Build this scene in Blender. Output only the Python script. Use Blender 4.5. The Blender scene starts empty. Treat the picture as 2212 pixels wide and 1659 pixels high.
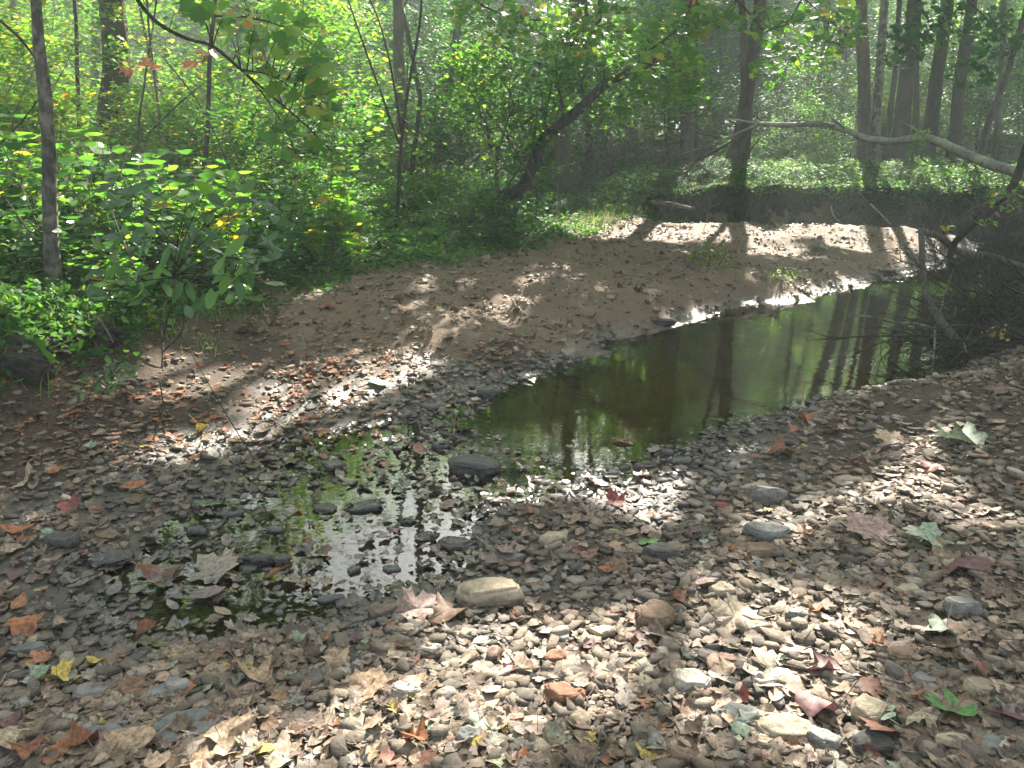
import bpy, math, random
import numpy as np
from mathutils import Vector
R = math.radians
rng = np.random.default_rng(7)
random.seed(7)

# ---------------------------------------------------------------- camera, sky, sun
SC = bpy.context.scene
COL = SC.collection
W0, H0, FPX = 2212.0, 1659.0, 1706.0      # pixel units used for measuring the photograph
CAMZ, PITCH = 1.75, R(17.7)
cam_d = bpy.data.cameras.new('camera'); cam = bpy.data.objects.new('camera', cam_d); COL.objects.link(cam)
cam.location = (0, 0, CAMZ); cam.rotation_euler = (R(90) - PITCH, 0, 0)
cam_d.sensor_width = 36; cam_d.lens = 36 * FPX / W0; cam_d.clip_start = 0.05; cam_d.clip_end = 1000
SC.camera = cam
SUN_EL, SUN_AZ = R(34), R(16)              # azimuth measured from +Y towards +X
wd = bpy.data.worlds.new('World'); SC.world = wd; wd.use_nodes = True
nt = wd.node_tree; nt.nodes.clear()
sky = nt.nodes.new('ShaderNodeTexSky'); sky.sky_type = 'NISHITA'; sky.sun_disc = False
sky.sun_elevation = SUN_EL; sky.sun_rotation = SUN_AZ; sky.dust_density = 3.0; sky.air_density = 1.0
bg = nt.nodes.new('ShaderNodeBackground'); bg.inputs[1].default_value = 0.055
wo = nt.nodes.new('ShaderNodeOutputWorld'); hs = nt.nodes.new('ShaderNodeHueSaturation'); hs.inputs['Saturation'].default_value = .38; nt.links.new(sky.outputs[0], hs.inputs['Color']); nt.links.new(hs.outputs[0], bg.inputs[0]); nt.links.new(bg.outputs[0], wo.inputs[0])
sd = bpy.data.lights.new('sun', 'SUN'); sd.energy = 5.0; sd.angle = R(0.5); sd.color = (1, 0.92, 0.80)
sun = bpy.data.objects.new('sun', sd); COL.objects.link(sun)
SDIR = np.array([math.sin(SUN_AZ) * math.cos(SUN_EL), math.cos(SUN_AZ) * math.cos(SUN_EL), math.sin(SUN_EL)])  # towards the sun
sun.rotation_euler = Vector(SDIR).to_track_quat('Z', 'Y').to_euler()
SC.view_settings.view_transform = 'Standard'; SC.view_settings.look = 'None'
SC.view_settings.gamma = 1; SC.view_settings.exposure = 2.72
SC.render.engine = 'CYCLES'
cy = SC.cycles
cy.max_bounces = 7; cy.diffuse_bounces = 3; cy.glossy_bounces = 3; cy.transmission_bounces = 4; cy.transparent_max_bounces = 8
cy.volume_bounces = 0; cy.use_denoising = True; cy.caustics_reflective = False; cy.caustics_refractive = False
cy.sample_clamp_indirect = 6
try: cy.denoiser = 'OPENIMAGEDENOISE'
except Exception: pass

# ---------------------------------------------------------------- projection helpers
FW = np.array([0, math.cos(PITCH), -math.sin(PITCH)]); UP = np.array([0, math.sin(PITCH), math.cos(PITCH)])
CAM = np.array([0, 0, CAMZ])
def ray(px, py): return FW + UP * ((H0 / 2 - py) / FPX) + np.array([(px - W0 / 2) / FPX, 0, 0])
def gp(px, py, z=0.0):
    d = ray(px, py); return (CAM + d * ((z - CAMZ) / d[2]))
def at(px, py, Y):
    d = ray(px, py); return CAM + d * (Y / d[1])
def project(p):
    p = np.atleast_2d(p) - CAM; f = p @ FW; return W0 / 2 + FPX * p[:, 0] / f, H0 / 2 - FPX * (p @ UP) / f, f

# ---------------------------------------------------------------- noise
def _h(i, j, s):
    n = (i * 374761393 + j * 668265263 + s * 1442695041) & 0xFFFFFFFF
    n = ((n ^ (n >> 13)) * 1274126177) & 0xFFFFFFFF
    return ((n ^ (n >> 16)) & 0xFFFF) / 65535.0
def vnoise(x, y, s=0):
    x = np.asarray(x, float); y = np.asarray(y, float)
    i = np.floor(x).astype(np.int64); j = np.floor(y).astype(np.int64); u = x - i; v = y - j
    u = u * u * (3 - 2 * u); v = v * v * (3 - 2 * v)
    return ((_h(i, j, s) * (1 - u) + _h(i + 1, j, s) * u) * (1 - v) + (_h(i, j + 1, s) * (1 - u) + _h(i + 1, j + 1, s) * u) * v)
def fbm(x, y, s=0, o=4):
    t = 0; a = 0.5; n = 0
    for k in range(o):
        t = t + a * vnoise(x * 2 ** k, y * 2 ** k, s + k); n += a; a *= 0.5
    return t / n
def sstep(a, b, x):
    t = np.clip((x - a) / (b - a), 0, 1); return t * t * (3 - 2 * t)

# ---------------------------------------------------------------- polygons
def sdf(poly, x, y):
    """signed distance, negative inside"""
    x = np.asarray(x, float); y = np.asarray(y, float)
    d = np.full(x.shape, 1e9); ins = np.zeros(x.shape, bool); n = len(poly)
    for k in range(n):
        ax, ay = poly[k]; bx, by = poly[(k + 1) % n]; ex, ey = bx - ax, by - ay
        t = np.clip(((x - ax) * ex + (y - ay) * ey) / (ex * ex + ey * ey + 1e-12), 0, 1)
        d = np.minimum(d, np.hypot(x - ax - t * ex, y - ay - t * ey))
        if ay != by:
            c = ((ay > y) != (by > y)) & (x < (bx - ax) * (y - ay) / (by - ay) + ax); ins ^= c
    return np.where(ins, -d, d)
def pw(pts, z=0.0): return [tuple(gp(a, b, z)[:2]) for a, b in pts]
POOL = pw([(1010, 880), (1060, 850), (1100, 828), (1200, 795), (1300, 762), (1400, 720), (1440, 706), (1520, 690), (1600, 668), (1660, 655),
           (1740, 650), (1770, 640), (1850, 622), (1920, 608), (2000, 590), (2060, 574), (2080, 552), (2120, 532), (2200, 518), (2330, 505)]) + [(12, 13.2), (20, 12.6), (20, 7.5)] + \
       pw([(2450, 690), (2330, 715), (2200, 735), (2100, 770), (2000, 818), (1930, 845), (1850, 852), (1760, 868), (1650, 900), (1570, 925), (1500, 955),
           (1430, 985), (1370, 1020), (1300, 1035), (1200, 1020), (1150, 990), (1080, 960), (1010, 925)])
CHAN = [(3, 13.9), (5, 13.3), (8, 13.0), (12.5, 12.6), (12.5, 13.8), (3.2, 14.6)]
SHAL = pw([(1340, 1030), (1200, 990), (1050, 890), (900, 905), (640, 960), (450, 1100), (300, 1190), (120, 1290), (330, 1400), (500, 1385), (700, 1335),
           (950, 1285), (1020, 1150), (1080, 1080)])
GREEN_EDGE = pw([(-400, 880), (0, 785), (130, 712), (300, 672)], .55) + pw([(450, 690), (560, 665), (640, 630), (760, 603), (960, 577), (1150, 552), (1290, 505), (1310, 475)], 0.3)
GREEN = GREEN_EDGE + [(1.9, 13.4), (3.6, 14.4), (3.8, 60), (-60, 60), (-60, 5)]
puddles = [(930, 1065, .30, .045), (840, 1150, .22, .03), (700, 1095, .18, .03), (620, 1165, .15, .025), (880, 1010, .2, .03), (820, 1215, .16, .03),
           (720, 1240, .14, .03), (560, 1270, .12, .03), (430, 1330, .16, .035), (900, 1215, .12, .03), (1000, 1060, .12, .02), (740, 950, .12, .02), (330, 1240, .1, .02), (1130, 990, .15, .03), (1240, 1010, .15, .03)]
puddles = [(gp(a, b)[0], gp(a, b)[1], r, d) for a, b, r, d in puddles]
# control heights (px, py, z)
CP = [(1106, 1659, .12), (400, 1659, .12), (1900, 1659, .16), (0, 1500, .065), (0, 1300, .035), (300, 1300, .03), (250, 1120, .04), (700, 1430, .05), (1400, 1200, .07), (1250, 1120, .06), (1600, 1050, .07),
      (1900, 950, .11), (2212, 1100, .26), (2212, 1400, .24), (2212, 1659, .22), (2212, 900, .34), (2212, 800, .42), (0, 1100, .07), (200, 960, .11), (400, 850, .13), (0, 900, .26),
      (100, 830, .28), (0, 770, .55), (0, 700, .68), (118, 665, .60), (300, 640, .48), (450, 640, .36), (600, 645, .22), (620, 600, .30), (300, 560, .58), (0, 600, .8),
      (700, 740, .12), (800, 650, .25), (1000, 620, .29), (1200, 600, .28), (1000, 720, .14), (1200, 680, .15), (1400, 600, .27), (1500, 540, .31), (1700, 490, .36),
      (1850, 500, .32), (1950, 520, .22), (1700, 580, .18), (1900, 560, .14), (1350, 500, .31), (1500, 480, .33), (1290, 480, .33), (1150, 520, .34), (960, 560, .33),
      (800, 560, .36), (600, 900, .045), (500, 1000, .03), (1250, 830, .05) if False else (800, 880, .03)]
cx = np.array([gp(a, b, z)[0] for a, b, z in CP] + [-20, -12, 0, 0, -40, 0, 30, -8, -4, 0, 6, -6, 3, 14, 1.5, -30, -4, 12])
cyy = np.array([gp(a, b, z)[1] for a, b, z in CP] + [20, 30, 30, 18, 60, 60, 50, 0, -3, 0, 0, 12, 17, 9, 14, 5, 9, 20])
cz = np.array([z for a, b, z in CP] + [.8, .75, .75, .5, 1.2, 1.1, 1.2, .5, .3, .2, .6, .55, .55, 1.0, .38, 1.2, .48, .8])
def _U(r2): return r2 * np.log(r2 + 1e-9)
_n = len(cx)
_A = np.zeros((_n + 3, _n + 3)); _A[:_n, :_n] = _U((cx[:, None] - cx) ** 2 + (cyy[:, None] - cyy) ** 2) + 0.15 * np.eye(_n)
_A[:_n, _n] = 1; _A[:_n, _n + 1] = cx; _A[:_n, _n + 2] = cyy; _A[_n:, :_n] = _A[:_n, _n:].T
_w = np.linalg.solve(_A, np.concatenate([cz, [0, 0, 0]]))
def tps(x, y):
    s = _w[_n] + _w[_n + 1] * x + _w[_n + 2] * y
    for k in range(_n): s = s + _w[k] * _U((x - cx[k]) ** 2 + (y - cyy[k]) ** 2)
    return np.clip(s, 0.03, 1.6)
CUTX = np.array([1.0, 2.2, 3.5, 5, 7, 9, 12, 16, 40]); CUTY = np.array([15.8, 15.0, 14.55, 14.3, 14.2, 13.95, 13.6, 13.4, 13.0])
def Hf(x, y, fine=True):
    x = np.asarray(x, float); y = np.asarray(y, float)
    base = tps(x, y)
    wob = (fbm(x * 2.2, y * 2.2, 11) - .5) * .22 + (fbm(x * 9, y * 9, 15, 2) - .5) * .07
    d = np.minimum(sdf(POOL, x, y) + wob, sdf(CHAN, x, y))
    prof = np.where(d < 0, -np.minimum(.30, .13 * -d + .004), 0)
    out = base * sstep(0, .55, d) * 1.0 + .004
    z = np.where(d < 0, prof, np.minimum(out, .012 + .45 * np.maximum(d, 0)))
    ds = sdf(SHAL, x, y) + wob * .7
    w3 = sstep(.22, -.08, ds) * (d > -.02)
    zs = (fbm(x * 5, y * 5, 21) - .5) * .045 - .004
    for a, b, r, dep in puddles:
        zs = zs - (dep + .012) * np.exp(-(((x - a) * .8) ** 2 + (y - b) ** 2) / r ** 2)
    z = z * (1 - w3) + zs * w3
    g = sstep(.1, -.6, sdf(GREEN, x, y))
    z = z + g * (fbm(x * .8, y * .8, 31) - .4) * .16
    # cut bank on the far side
    yl = np.interp(x, CUTX, CUTY) + (fbm(x * 1.3, y * 0 + 3, 41) - .5) * .5
    soft = np.interp(x, [1, 2.5, 4], [1.6, .5, .12])
    bk = sstep(-soft, soft, y - yl) * sstep(.8, 2.2, x)
    zb = .80 + .012 * np.clip(y - 14, 0, 60) + (fbm(x * .7, y * .7, 43) - .5) * .12 - .10 * sstep(5, 2, x)
    z = z * (1 - bk) + zb * bk
    if fine:
        land = sstep(-.03, .03, z)
        sand = sstep(1.5, 0, np.abs(sdf(SANDBAR, x, y)) * 0 + np.maximum(sdf(SANDBAR, x, y), 0))
        z = z + land * ((fbm(x * 3, y * 3, 51) - .5) * .05 + (fbm(x * 14, y * 14, 55, 3) - .5) * .022)
        z = z + sand * land * ((fbm(x * 1.5, y * 1.5, 61, 2) - .5) * .11 + (fbm(x * 5, y * 5, 63, 3) - .5) * .06)
        m = np.exp(-(((x - MND[0]) / .45) ** 2 + ((y - MND[1]) / .5) ** 2)); z = z + m * (.10 + (fbm(x * 6, y * 6, 65, 3) - .5) * .26)
    return z
SANDBAR = pw([(600, 640), (760, 605), (960, 580), (1290, 510), (1350, 475), (1560, 468), (1750, 480), (1990, 520), (1900, 585), (1660, 640), (1500, 670), (1350, 690), (1200, 715), (900, 730), (640, 760)], .2)
MND = gp(1200, 650, .2)[:2]
def hit(px, py):
    d = ray(px, py); lo, hi = 1.2, 60
    for it in range(3):
        t = np.geomspace(lo, hi, 34); P = CAM + d * t[:, None]; h = Hf(P[:, 0], P[:, 1], it == 2); k = np.argmax(P[:, 2] < np.maximum(h, 0)); k = max(k, 1)
        if it < 2: lo, hi = t[k - 1] * .985, t[k] * 1.015
    return np.array([P[k, 0], P[k, 1], max(h[k], 0)])

# ---------------------------------------------------------------- mesh helpers
class MB:
    def __init__(s): s.v = []; s.f = []; s.n = 0
    def add(s, v, *fs):
        v = np.asarray(v, float); s.v.append(v)
        for f in fs: s.f.append(np.asarray(f, np.int64) + s.n)
        s.n += len(v); return s
    def join(s, o, M=None):
        for v in [np.concatenate(o.v)] if o.v else []:
            off = s.n; s.v.append(v); s.n += len(v)
            for f in o.f: s.f.append(f + off)
        return s
    def mesh(s, name, smooth=False):
        me = bpy.data.meshes.new(name)
        V = np.concatenate(s.v) if s.v else np.zeros((0, 3))
        tot = np.concatenate([np.full(len(f), f.shape[1]) for f in s.f]) if s.f else np.zeros(0, int)
        idx = np.concatenate([f.ravel() for f in s.f]) if s.f else np.zeros(0, int)
        me.vertices.add(len(V)); me.vertices.foreach_set('co', V.ravel().astype(np.float32))
        me.loops.add(len(idx)); me.loops.foreach_set('vertex_index', idx.astype(np.int32))
        me.polygons.add(len(tot)); st = np.concatenate([[0], np.cumsum(tot)[:-1]]) if len(tot) else tot
        me.polygons.foreach_set('loop_start', st.astype(np.int32)); me.polygons.foreach_set('loop_total', tot.astype(np.int32))
        if smooth: me.polygons.foreach_set('use_smooth', np.ones(len(tot), bool))
        me.update(calc_edges=True); return me
def obj(name, mb, mat, parent=None, smooth=False, origin=None):
    if origin is not None: mb.v = [v - np.asarray(origin) for v in mb.v]
    me = mb.mesh(name, smooth) if isinstance(mb, MB) else mb
    if mat and not len(me.materials): me.materials.append(mat)
    o = bpy.data.objects.new(name, me); COL.objects.link(o)
    if origin is not None and parent is None: o.location = origin
    if parent is not None: o.parent = parent
    return o
def tag(o, label=None, cat=None, group=None, kind=None):
    if label: o['label'] = label
    if cat: o['category'] = cat
    if group: o['group'] = group
    if kind: o['kind'] = kind
    return o
def thing(name, label, cat, loc=(0, 0, 0), group=None):
    o = bpy.data.objects.new(name, None); COL.objects.link(o); o.location = loc
    o.empty_display_size = .1
    return tag(o, label, cat, group)

def smooth_path(P, m=6):
    P = np.asarray(P, float)
    if len(P) < 3: return np.array([P[0] + (P[-1] - P[0]) * t for t in np.linspace(0, 1, m + 1)])
    Q = np.vstack([2 * P[0] - P[1], P, 2 * P[-1] - P[-2]]); out = []
    for k in range(1, len(Q) - 2):
        for t in np.linspace(0, 1, m, endpoint=False):
            out.append(.5 * ((2 * Q[k]) + (-Q[k - 1] + Q[k + 1]) * t + (2 * Q[k - 1] - 5 * Q[k] + 4 * Q[k + 1] - Q[k + 2]) * t * t + (-Q[k - 1] + 3 * Q[k] - 3 * Q[k + 1] + Q[k + 2]) * t ** 3))
    out.append(P[-1]); return np.array(out)
def tube(mb, P, rad, n=8, rough=0.0, seed=0):
    P = np.asarray(P, float); m = len(P); rad = np.interp(np.linspace(0, 1, m), np.linspace(0, 1, len(rad)), rad) if np.ndim(rad) else np.full(m, rad)
    T = np.gradient(P, axis=0); T /= np.linalg.norm(T, axis=1)[:, None] + 1e-9
    ref = np.array([0.3, 1, 0.1]) if abs(T[0, 2]) > .7 else np.array([0, 0, 1.0])
    A = np.cross(T, ref); A /= np.linalg.norm(A, axis=1)[:, None] + 1e-9; B = np.cross(T, A)
    a = np.linspace(0, 2 * np.pi, n, endpoint=False)
    rr = rad[:, None] * np.ones(n)
    if rough:
        L = np.cumsum(np.r_[0, np.linalg.norm(np.diff(P, axis=0), axis=1)])
        rr = rr * (1 + rough * (fbm(np.cos(a)[None] * 2.3 + 7 + seed + 0 * L[:, None], L[:, None] * 2.0 / max(rad.max() * 6, .15) + np.sin(a)[None] * 2.3, seed, 3) - .5) * 2)
    V = P[:, None] + A[:, None] * (np.cos(a)[None, :, None] * rr[..., None]) + B[:, None] * (np.sin(a)[None, :, None] * rr[..., None])
    i = np.arange(m - 1)[:, None] * n; j = np.arange(n)[None]; j2 = (j + 1) % n
    F = np.stack([i + j, i + j2, i + n + j2, i + n + j], -1).reshape(-1, 4)
    V = np.vstack([V.reshape(-1, 3), P[-1:]]); e = (m - 1) * n
    C = np.stack([e + np.arange(n), e + (np.arange(n) + 1) % n, np.full(n, m * n)], -1)
    mb.add(V, F, C); return mb

# leaf templates: verts (k,3) in the XY plane, tri faces; length 1
def outline_leaf(pts, stem=True):
    V = [(0, .0, 0)] + [(x, y, 0) for x, y in pts]; n = len(pts)
    F = [(0, 1 + i, 1 + (i + 1) % n) for i in range(n)]
    V = np.array(V, float); V[0, :2] = V[1:, :2].mean(0) * .6
    F = list(F)
    if stem:
        k = len(V); V = np.vstack([V, [(-.012, -.42, .0), (.012, -.42, .0), (.014, -.9, .03), (-.014, -.9, .03)]]); F += [(k, k + 3, k + 2), (k, k + 2, k + 1)]
    return V, np.array(F)
def sym(h): return h + [(-x, y) for x, y in reversed(h) if abs(x) > 1e-6]
MAPLE = outline_leaf(sym([(0, -.40), (.14, -.40), (.34, -.45), (.33, -.32), (.46, -.22), (.40, -.10), (.46, .03), (.62, .10), (.50, .20), (.52, .34), (.38, .30), (.27, .24), (.25, .36), (.27, .50), (.15, .52), (0, .74)]))
MAPLE2 = outline_leaf(sym([(0, -.40), (.20, -.42), (.33, -.30), (.30, -.16), (.46, -.06), (.62, .12), (.40, .16), (.28, .22), (.27, .34), (.32, .52), (.16, .46), (0, .66)]))
SYCA = outline_leaf(sym([(0, -.42), (.25, -.44), (.45, -.30), (.50, -.10), (.62, .10), (.42, .14), (.40, .30), (.20, .30), (.14, .45), (0, .62)]))
OVAL = outline_leaf(sym([(0, -.5), (.13, -.40), (.24, -.22), (.29, 0), (.25, .2), (.15, .38), (0, .56)]))
OVALS = outline_leaf(sym([(0, -.5), (.10, -.40), (.17, -.2), (.19, 0), (.17, .2), (.09, .38), (0, .56)]), False)
HEART = outline_leaf(sym([(0, -.34), (.16, -.42), (.33, -.30), (.36, -.08), (.24, .18), (.10, .36), (0, .52)]))
FRAG = outline_leaf([(0, -.4), (.3, -.3), (.25, 0), (.42, .2), (.1, .3), (-.1, .45), (-.3, .1), (-.22, -.2)], False)
DIAM = (np.array([(-.02, -.5, 0), (.28, 0, .05), (0, .5, 0), (-.28, 0, .05)], float), np.array([(0, 1, 2, 3)]))
LOBE = (np.array([(0, -.4, 0), (.36, -.34, .03), (.26, -.05, 0), (.5, .16, .05), (.2, .2, 0), (0, .6, .0), (-.2, .2, 0), (-.5, .16, .05), (-.26, -.05, 0), (-.36, -.34, .03)], float),
        np.array([(0, 1, 2, 3, 4, 5, 6, 7, 8, 9)]))
def rotmats(yaw, tilt, tdir):
    """yaw about Z, then tilt by angle `tilt` about horizontal axis at direction tdir"""
    c, s = np.cos(yaw), np.sin(yaw); Z = np.zeros_like(c); O = np.ones_like(c)
    Rz = np.stack([np.stack([c, -s, Z], -1), np.stack([s, c, Z], -1), np.stack([Z, Z, O], -1)], -2)
    ux, uy = np.cos(tdir), np.sin(tdir); ct, st = np.cos(tilt), np.sin(tilt); C = 1 - ct
    Rt = np.stack([np.stack([ct + ux * ux * C, ux * uy * C, uy * st], -1), np.stack([ux * uy * C, ct + uy * uy * C, -ux * st], -1), np.stack([-uy * st, ux * st, ct], -1)], -2)
    return Rt @ Rz
def scatter(mb, tmpl, P, S, yaw=None, tilt=None, tdir=None, curl=0.0, ani=None, g=rng):
    V, F = tmpl; N = len(P)
    if N == 0: return mb
    S = np.broadcast_to(S, (N,))
    yaw = g.uniform(0, 6.283, N) if yaw is None else yaw
    tilt = g.uniform(0, .5, N) if tilt is None else np.broadcast_to(tilt, (N,))
    tdir = g.uniform(0, 6.283, N) if tdir is None else tdir
    X = np.repeat(V[None], N, 0).copy()
    if ani is not None: X = X * ani[:, None, :]
    if np.any(curl):
        c = np.broadcast_to(curl, (N,))[:, None] * g.uniform(.2, 1.3, (N, 1)); k1 = g.uniform(-1, 1, (N, 1)); k2 = g.uniform(-.4, 1, (N, 1)); k3 = g.uniform(-1, 1, (N, 1))
        x, y = X[..., 0].copy(), X[..., 1].copy()
        X[..., 2] += c * (k1 * x * x * 2.2 + k2 * y * y * 1.6 + k3 * x * y * 1.8) + c * .10 * np.sin(x * 9 + 6 * k1) * np.sin(y * 8 + 5 * k3)
        X[..., 0] *= 1 - .35 * np.abs(c * k1) ; X[..., 1] *= 1 - .25 * np.abs(c * k2)
    X = np.einsum('nij,nkj->nki', rotmats(yaw, tilt, tdir), X * S[:, None, None]) + np.asarray(P)[:, None]
    k = len(V); off = (np.arange(N) * k)[:, None, None]
    mb.add(X.reshape(-1, 3), (F[None] + off).reshape(-1, F.shape[1])); return mb

# stone templates
def stone_tmpl(g, n=8, flat=.35, rings=3):
    a = np.linspace(0, 2 * np.pi, n, endpoint=False) + g.uniform(-.36, .36, n) * 6.3 / n * .9; a = np.sort(a); r = g.uniform(.34, .58, n); el = g.uniform(.55, .95)
    V = []; sl = g.uniform(-.35, .35, 2)
    for zz, sc in [(-.5, .86), (.0 + g.uniform(-.15, .15), 1), (.46, g.uniform(.84, .95))]:
        rr = r * sc * g.uniform(.95, 1.04, n)
        for i in range(n):
            x, y = rr[i] * math.cos(a[i]), el * rr[i] * math.sin(a[i]); V.append((x, y, (zz + (sl[0] * x + sl[1] * y) * (zz > 0) + g.uniform(-.03, .03)) * flat))
    V.append((0, 0, (.44 + g.uniform(-.02, .03)) * flat)); V = np.array(V)
    Q = [(k * n + i, k * n + (i + 1) % n, (k + 1) * n + (i + 1) % n, (k + 1) * n + i) for k in range(2) for i in range(n)]
    T = [(2 * n + i, 2 * n + (i + 1) % n, 3 * n) for i in range(n)]
    return V, Q, T
def as_tri(t):
    V, Q, T = t; F = [(a, b, c) for a, b, c, d in Q] + [(a, c, d) for a, b, c, d in Q] + T
    return V, np.array(F)

# ---------------------------------------------------------------- materials
def newmat(name):
    m = bpy.data.materials.new(name); m.use_nodes = True; t = m.node_tree; t.nodes.clear()
    return m, t, t.nodes, t.links
def N(t, typ, **kw):
    n = t.nodes.new('ShaderNode' + typ)
    for k, v in kw.items():
        if k in n.inputs: n.inputs[k].default_value = v
        else: setattr(n, k, v)
    return n
def ramp(t, stops, interp='LINEAR'):
    r = t.nodes.new('ShaderNodeValToRGB'); cr = r.color_ramp; cr.interpolation = interp
    while len(cr.elements) < len(stops): cr.elements.new(.5)
    for e, (p, c) in zip(cr.elements, stops): e.position = p; e.color = (*c, 1)
    return r
def leaf_mat(name, stops, trans=.5, tcol=None, rough=.6, spec=.16, vary=.35, obj_random=False, interp='LINEAR', tgain=1.85):
    m, t, ns, L = newmat(name)
    gi = N(t, 'NewGeometry'); r = ramp(t, stops, interp)
    L.new(gi.outputs['Random Per Island'], r.inputs[0])
    tc = N(t, 'TexCoord'); no = N(t, 'TexNoise', Scale=9.0 if trans < .35 else .7, Detail=3.0); L.new(gi.outputs['Position'], no.inputs['Vector'])
    hv = N(t, 'HueSaturation'); L.new(r.outputs[0], hv.inputs['Color'])
    mr = N(t, 'MapRange'); mr.inputs['To Min'].default_value = 1 - vary; mr.inputs['To Max'].default_value = 1 + vary; mr.inputs['From Min'].default_value = .3; mr.inputs['From Max'].default_value = .7
    L.new(no.outputs['Fac'], mr.inputs['Value']); L.new(mr.outputs[0], hv.inputs['Value'])
    p = N(t, 'BsdfPrincipled'); p.inputs['Roughness'].default_value = rough; p.inputs['Specular IOR Level'].default_value = spec
    L.new(hv.outputs[0], p.inputs['Base Color'])
    out = N(t, 'OutputMaterial')
    if trans > 0:
        tr = N(t, 'BsdfTranslucent'); mx = N(t, 'MixShader'); mx.inputs[0].default_value = trans
        ml = N(t, 'Mix', data_type='RGBA', blend_type='MULTIPLY'); ml.inputs['Factor'].default_value = 1
        ml.inputs[7].default_value = (*(np.array(tcol or (1.12, 1.1, .55)) * tgain), 1); L.new(hv.outputs[0], ml.inputs[6]); L.new(ml.outputs[2], tr.inputs[0])
        L.new(p.outputs[0], mx.inputs[1]); L.new(tr.outputs[0], mx.inputs[2]); L.new(mx.outputs[0], out.inputs[0])
    else: L.new(p.outputs[0], out.inputs[0])
    return m
def bark_mat(name, dark, light, moss=None, scale=14, bump=.5, patch=.5):
    m, t, ns, L = newmat(name); tc = N(t, 'NewGeometry'); mp = N(t, 'Mapping'); mp.inputs['Scale'].default_value = (1, 1, .22)
    L.new(tc.outputs['Position'], mp.inputs[0])
    n1 = N(t, 'TexNoise', Scale=scale * 1.8, Detail=6.0, Roughness=.65); L.new(mp.outputs[0], n1.inputs['Vector'])
    n2 = N(t, 'TexNoise', Scale=3.0 if patch <= .5 else 13.0, Detail=4.0); L.new(tc.outputs['Position'], n2.inputs['Vector'])
    r = ramp(t, [(.40, tuple(np.array(dark) * .7)), (.60, light)]); L.new(n1.outputs[0], r.inputs[0])
    r2 = ramp(t, [(.44, tuple(np.array(light) * (.8 if patch <= .5 else .35))), (.60, tuple(np.minimum(np.array(light) * 1.35, .8)))]); L.new(n2.outputs[0], r2.inputs[0])
    mx = N(t, 'Mix', data_type='RGBA'); mx.inputs['Factor'].default_value = patch; L.new(r.outputs[0], mx.inputs[6]); L.new(r2.outputs[0], mx.inputs[7])
    c = mx.outputs[2]
    if moss:
        n3 = N(t, 'TexNoise', Scale=5.0, Detail=5.0); L.new(tc.outputs['Position'], n3.inputs['Vector'])
        rr = ramp(t, [(.48, (0, 0, 0)), (.58, (1, 1, 1))]); L.new(n3.outputs[0], rr.inputs[0])
        m2 = N(t, 'Mix', data_type='RGBA'); m2.inputs[7].default_value = (*moss, 1); L.new(rr.outputs[0], m2.inputs['Factor']); L.new(c, m2.inputs[6]); c = m2.outputs[2]
    p = N(t, 'BsdfPrincipled'); p.inputs['Roughness'].default_value = .85; p.inputs['Specular IOR Level'].default_value = .25; L.new(c, p.inputs['Base Color'])
    b = N(t, 'Bump'); b.inputs['Strength'].default_value = bump; b.inputs['Distance'].default_value = .06; L.new(n1.outputs[0], b.inputs['Height']); L.new(b.outputs[0], p.inputs['Normal'])
    o = N(t, 'OutputMaterial'); L.new(p.outputs[0], o.inputs[0]); return m
def wetness(t, L, geo, z0=.03, z1=.095):
    """1 where the surface stands at or under the water line, 0 above: really soaked ground and stone"""
    sp = N(t, 'SeparateXYZ'); L.new(geo.outputs['Position'], sp.inputs[0])
    n = N(t, 'TexNoise', Scale=2.5, Detail=3.0); L.new(geo.outputs['Position'], n.inputs['Vector'])
    a = N(t, 'Math', operation='MULTIPLY_ADD'); a.inputs[1].default_value = .09; a.inputs[2].default_value = -.045; L.new(n.outputs[0], a.inputs[0])
    s = N(t, 'Math', operation='ADD'); L.new(sp.outputs[2], s.inputs[0]); L.new(a.outputs[0], s.inputs[1])
    mr = N(t, 'MapRange'); mr.inputs['From Min'].default_value = z0; mr.inputs['From Max'].default_value = z1; mr.inputs['To Min'].default_value = 1; mr.inputs['To Max'].default_value = 0
    L.new(s.outputs[0], mr.inputs['Value']); return mr.outputs[0]
def wet_mix(t, L, col, w, p, dark=.38, r0=.85, r1=.16, s0=.3, s1=.9):
    mx = N(t, 'Mix', data_type='RGBA', blend_type='MULTIPLY'); mx.inputs[7].default_value = (dark, dark, dark * 1.02, 1); L.new(col, mx.inputs[6]); L.new(w, mx.inputs['Factor'])
    L.new(mx.outputs[2], p.inputs['Base Color'])
    for nm, a, b in (('Roughness', r0, r1), ('Specular IOR Level', s0, s1)):
        mr = N(t, 'MapRange'); mr.inputs['To Min'].default_value = a; mr.inputs['To Max'].default_value = b; L.new(w, mr.inputs['Value']); L.new(mr.outputs[0], p.inputs[nm])
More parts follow.
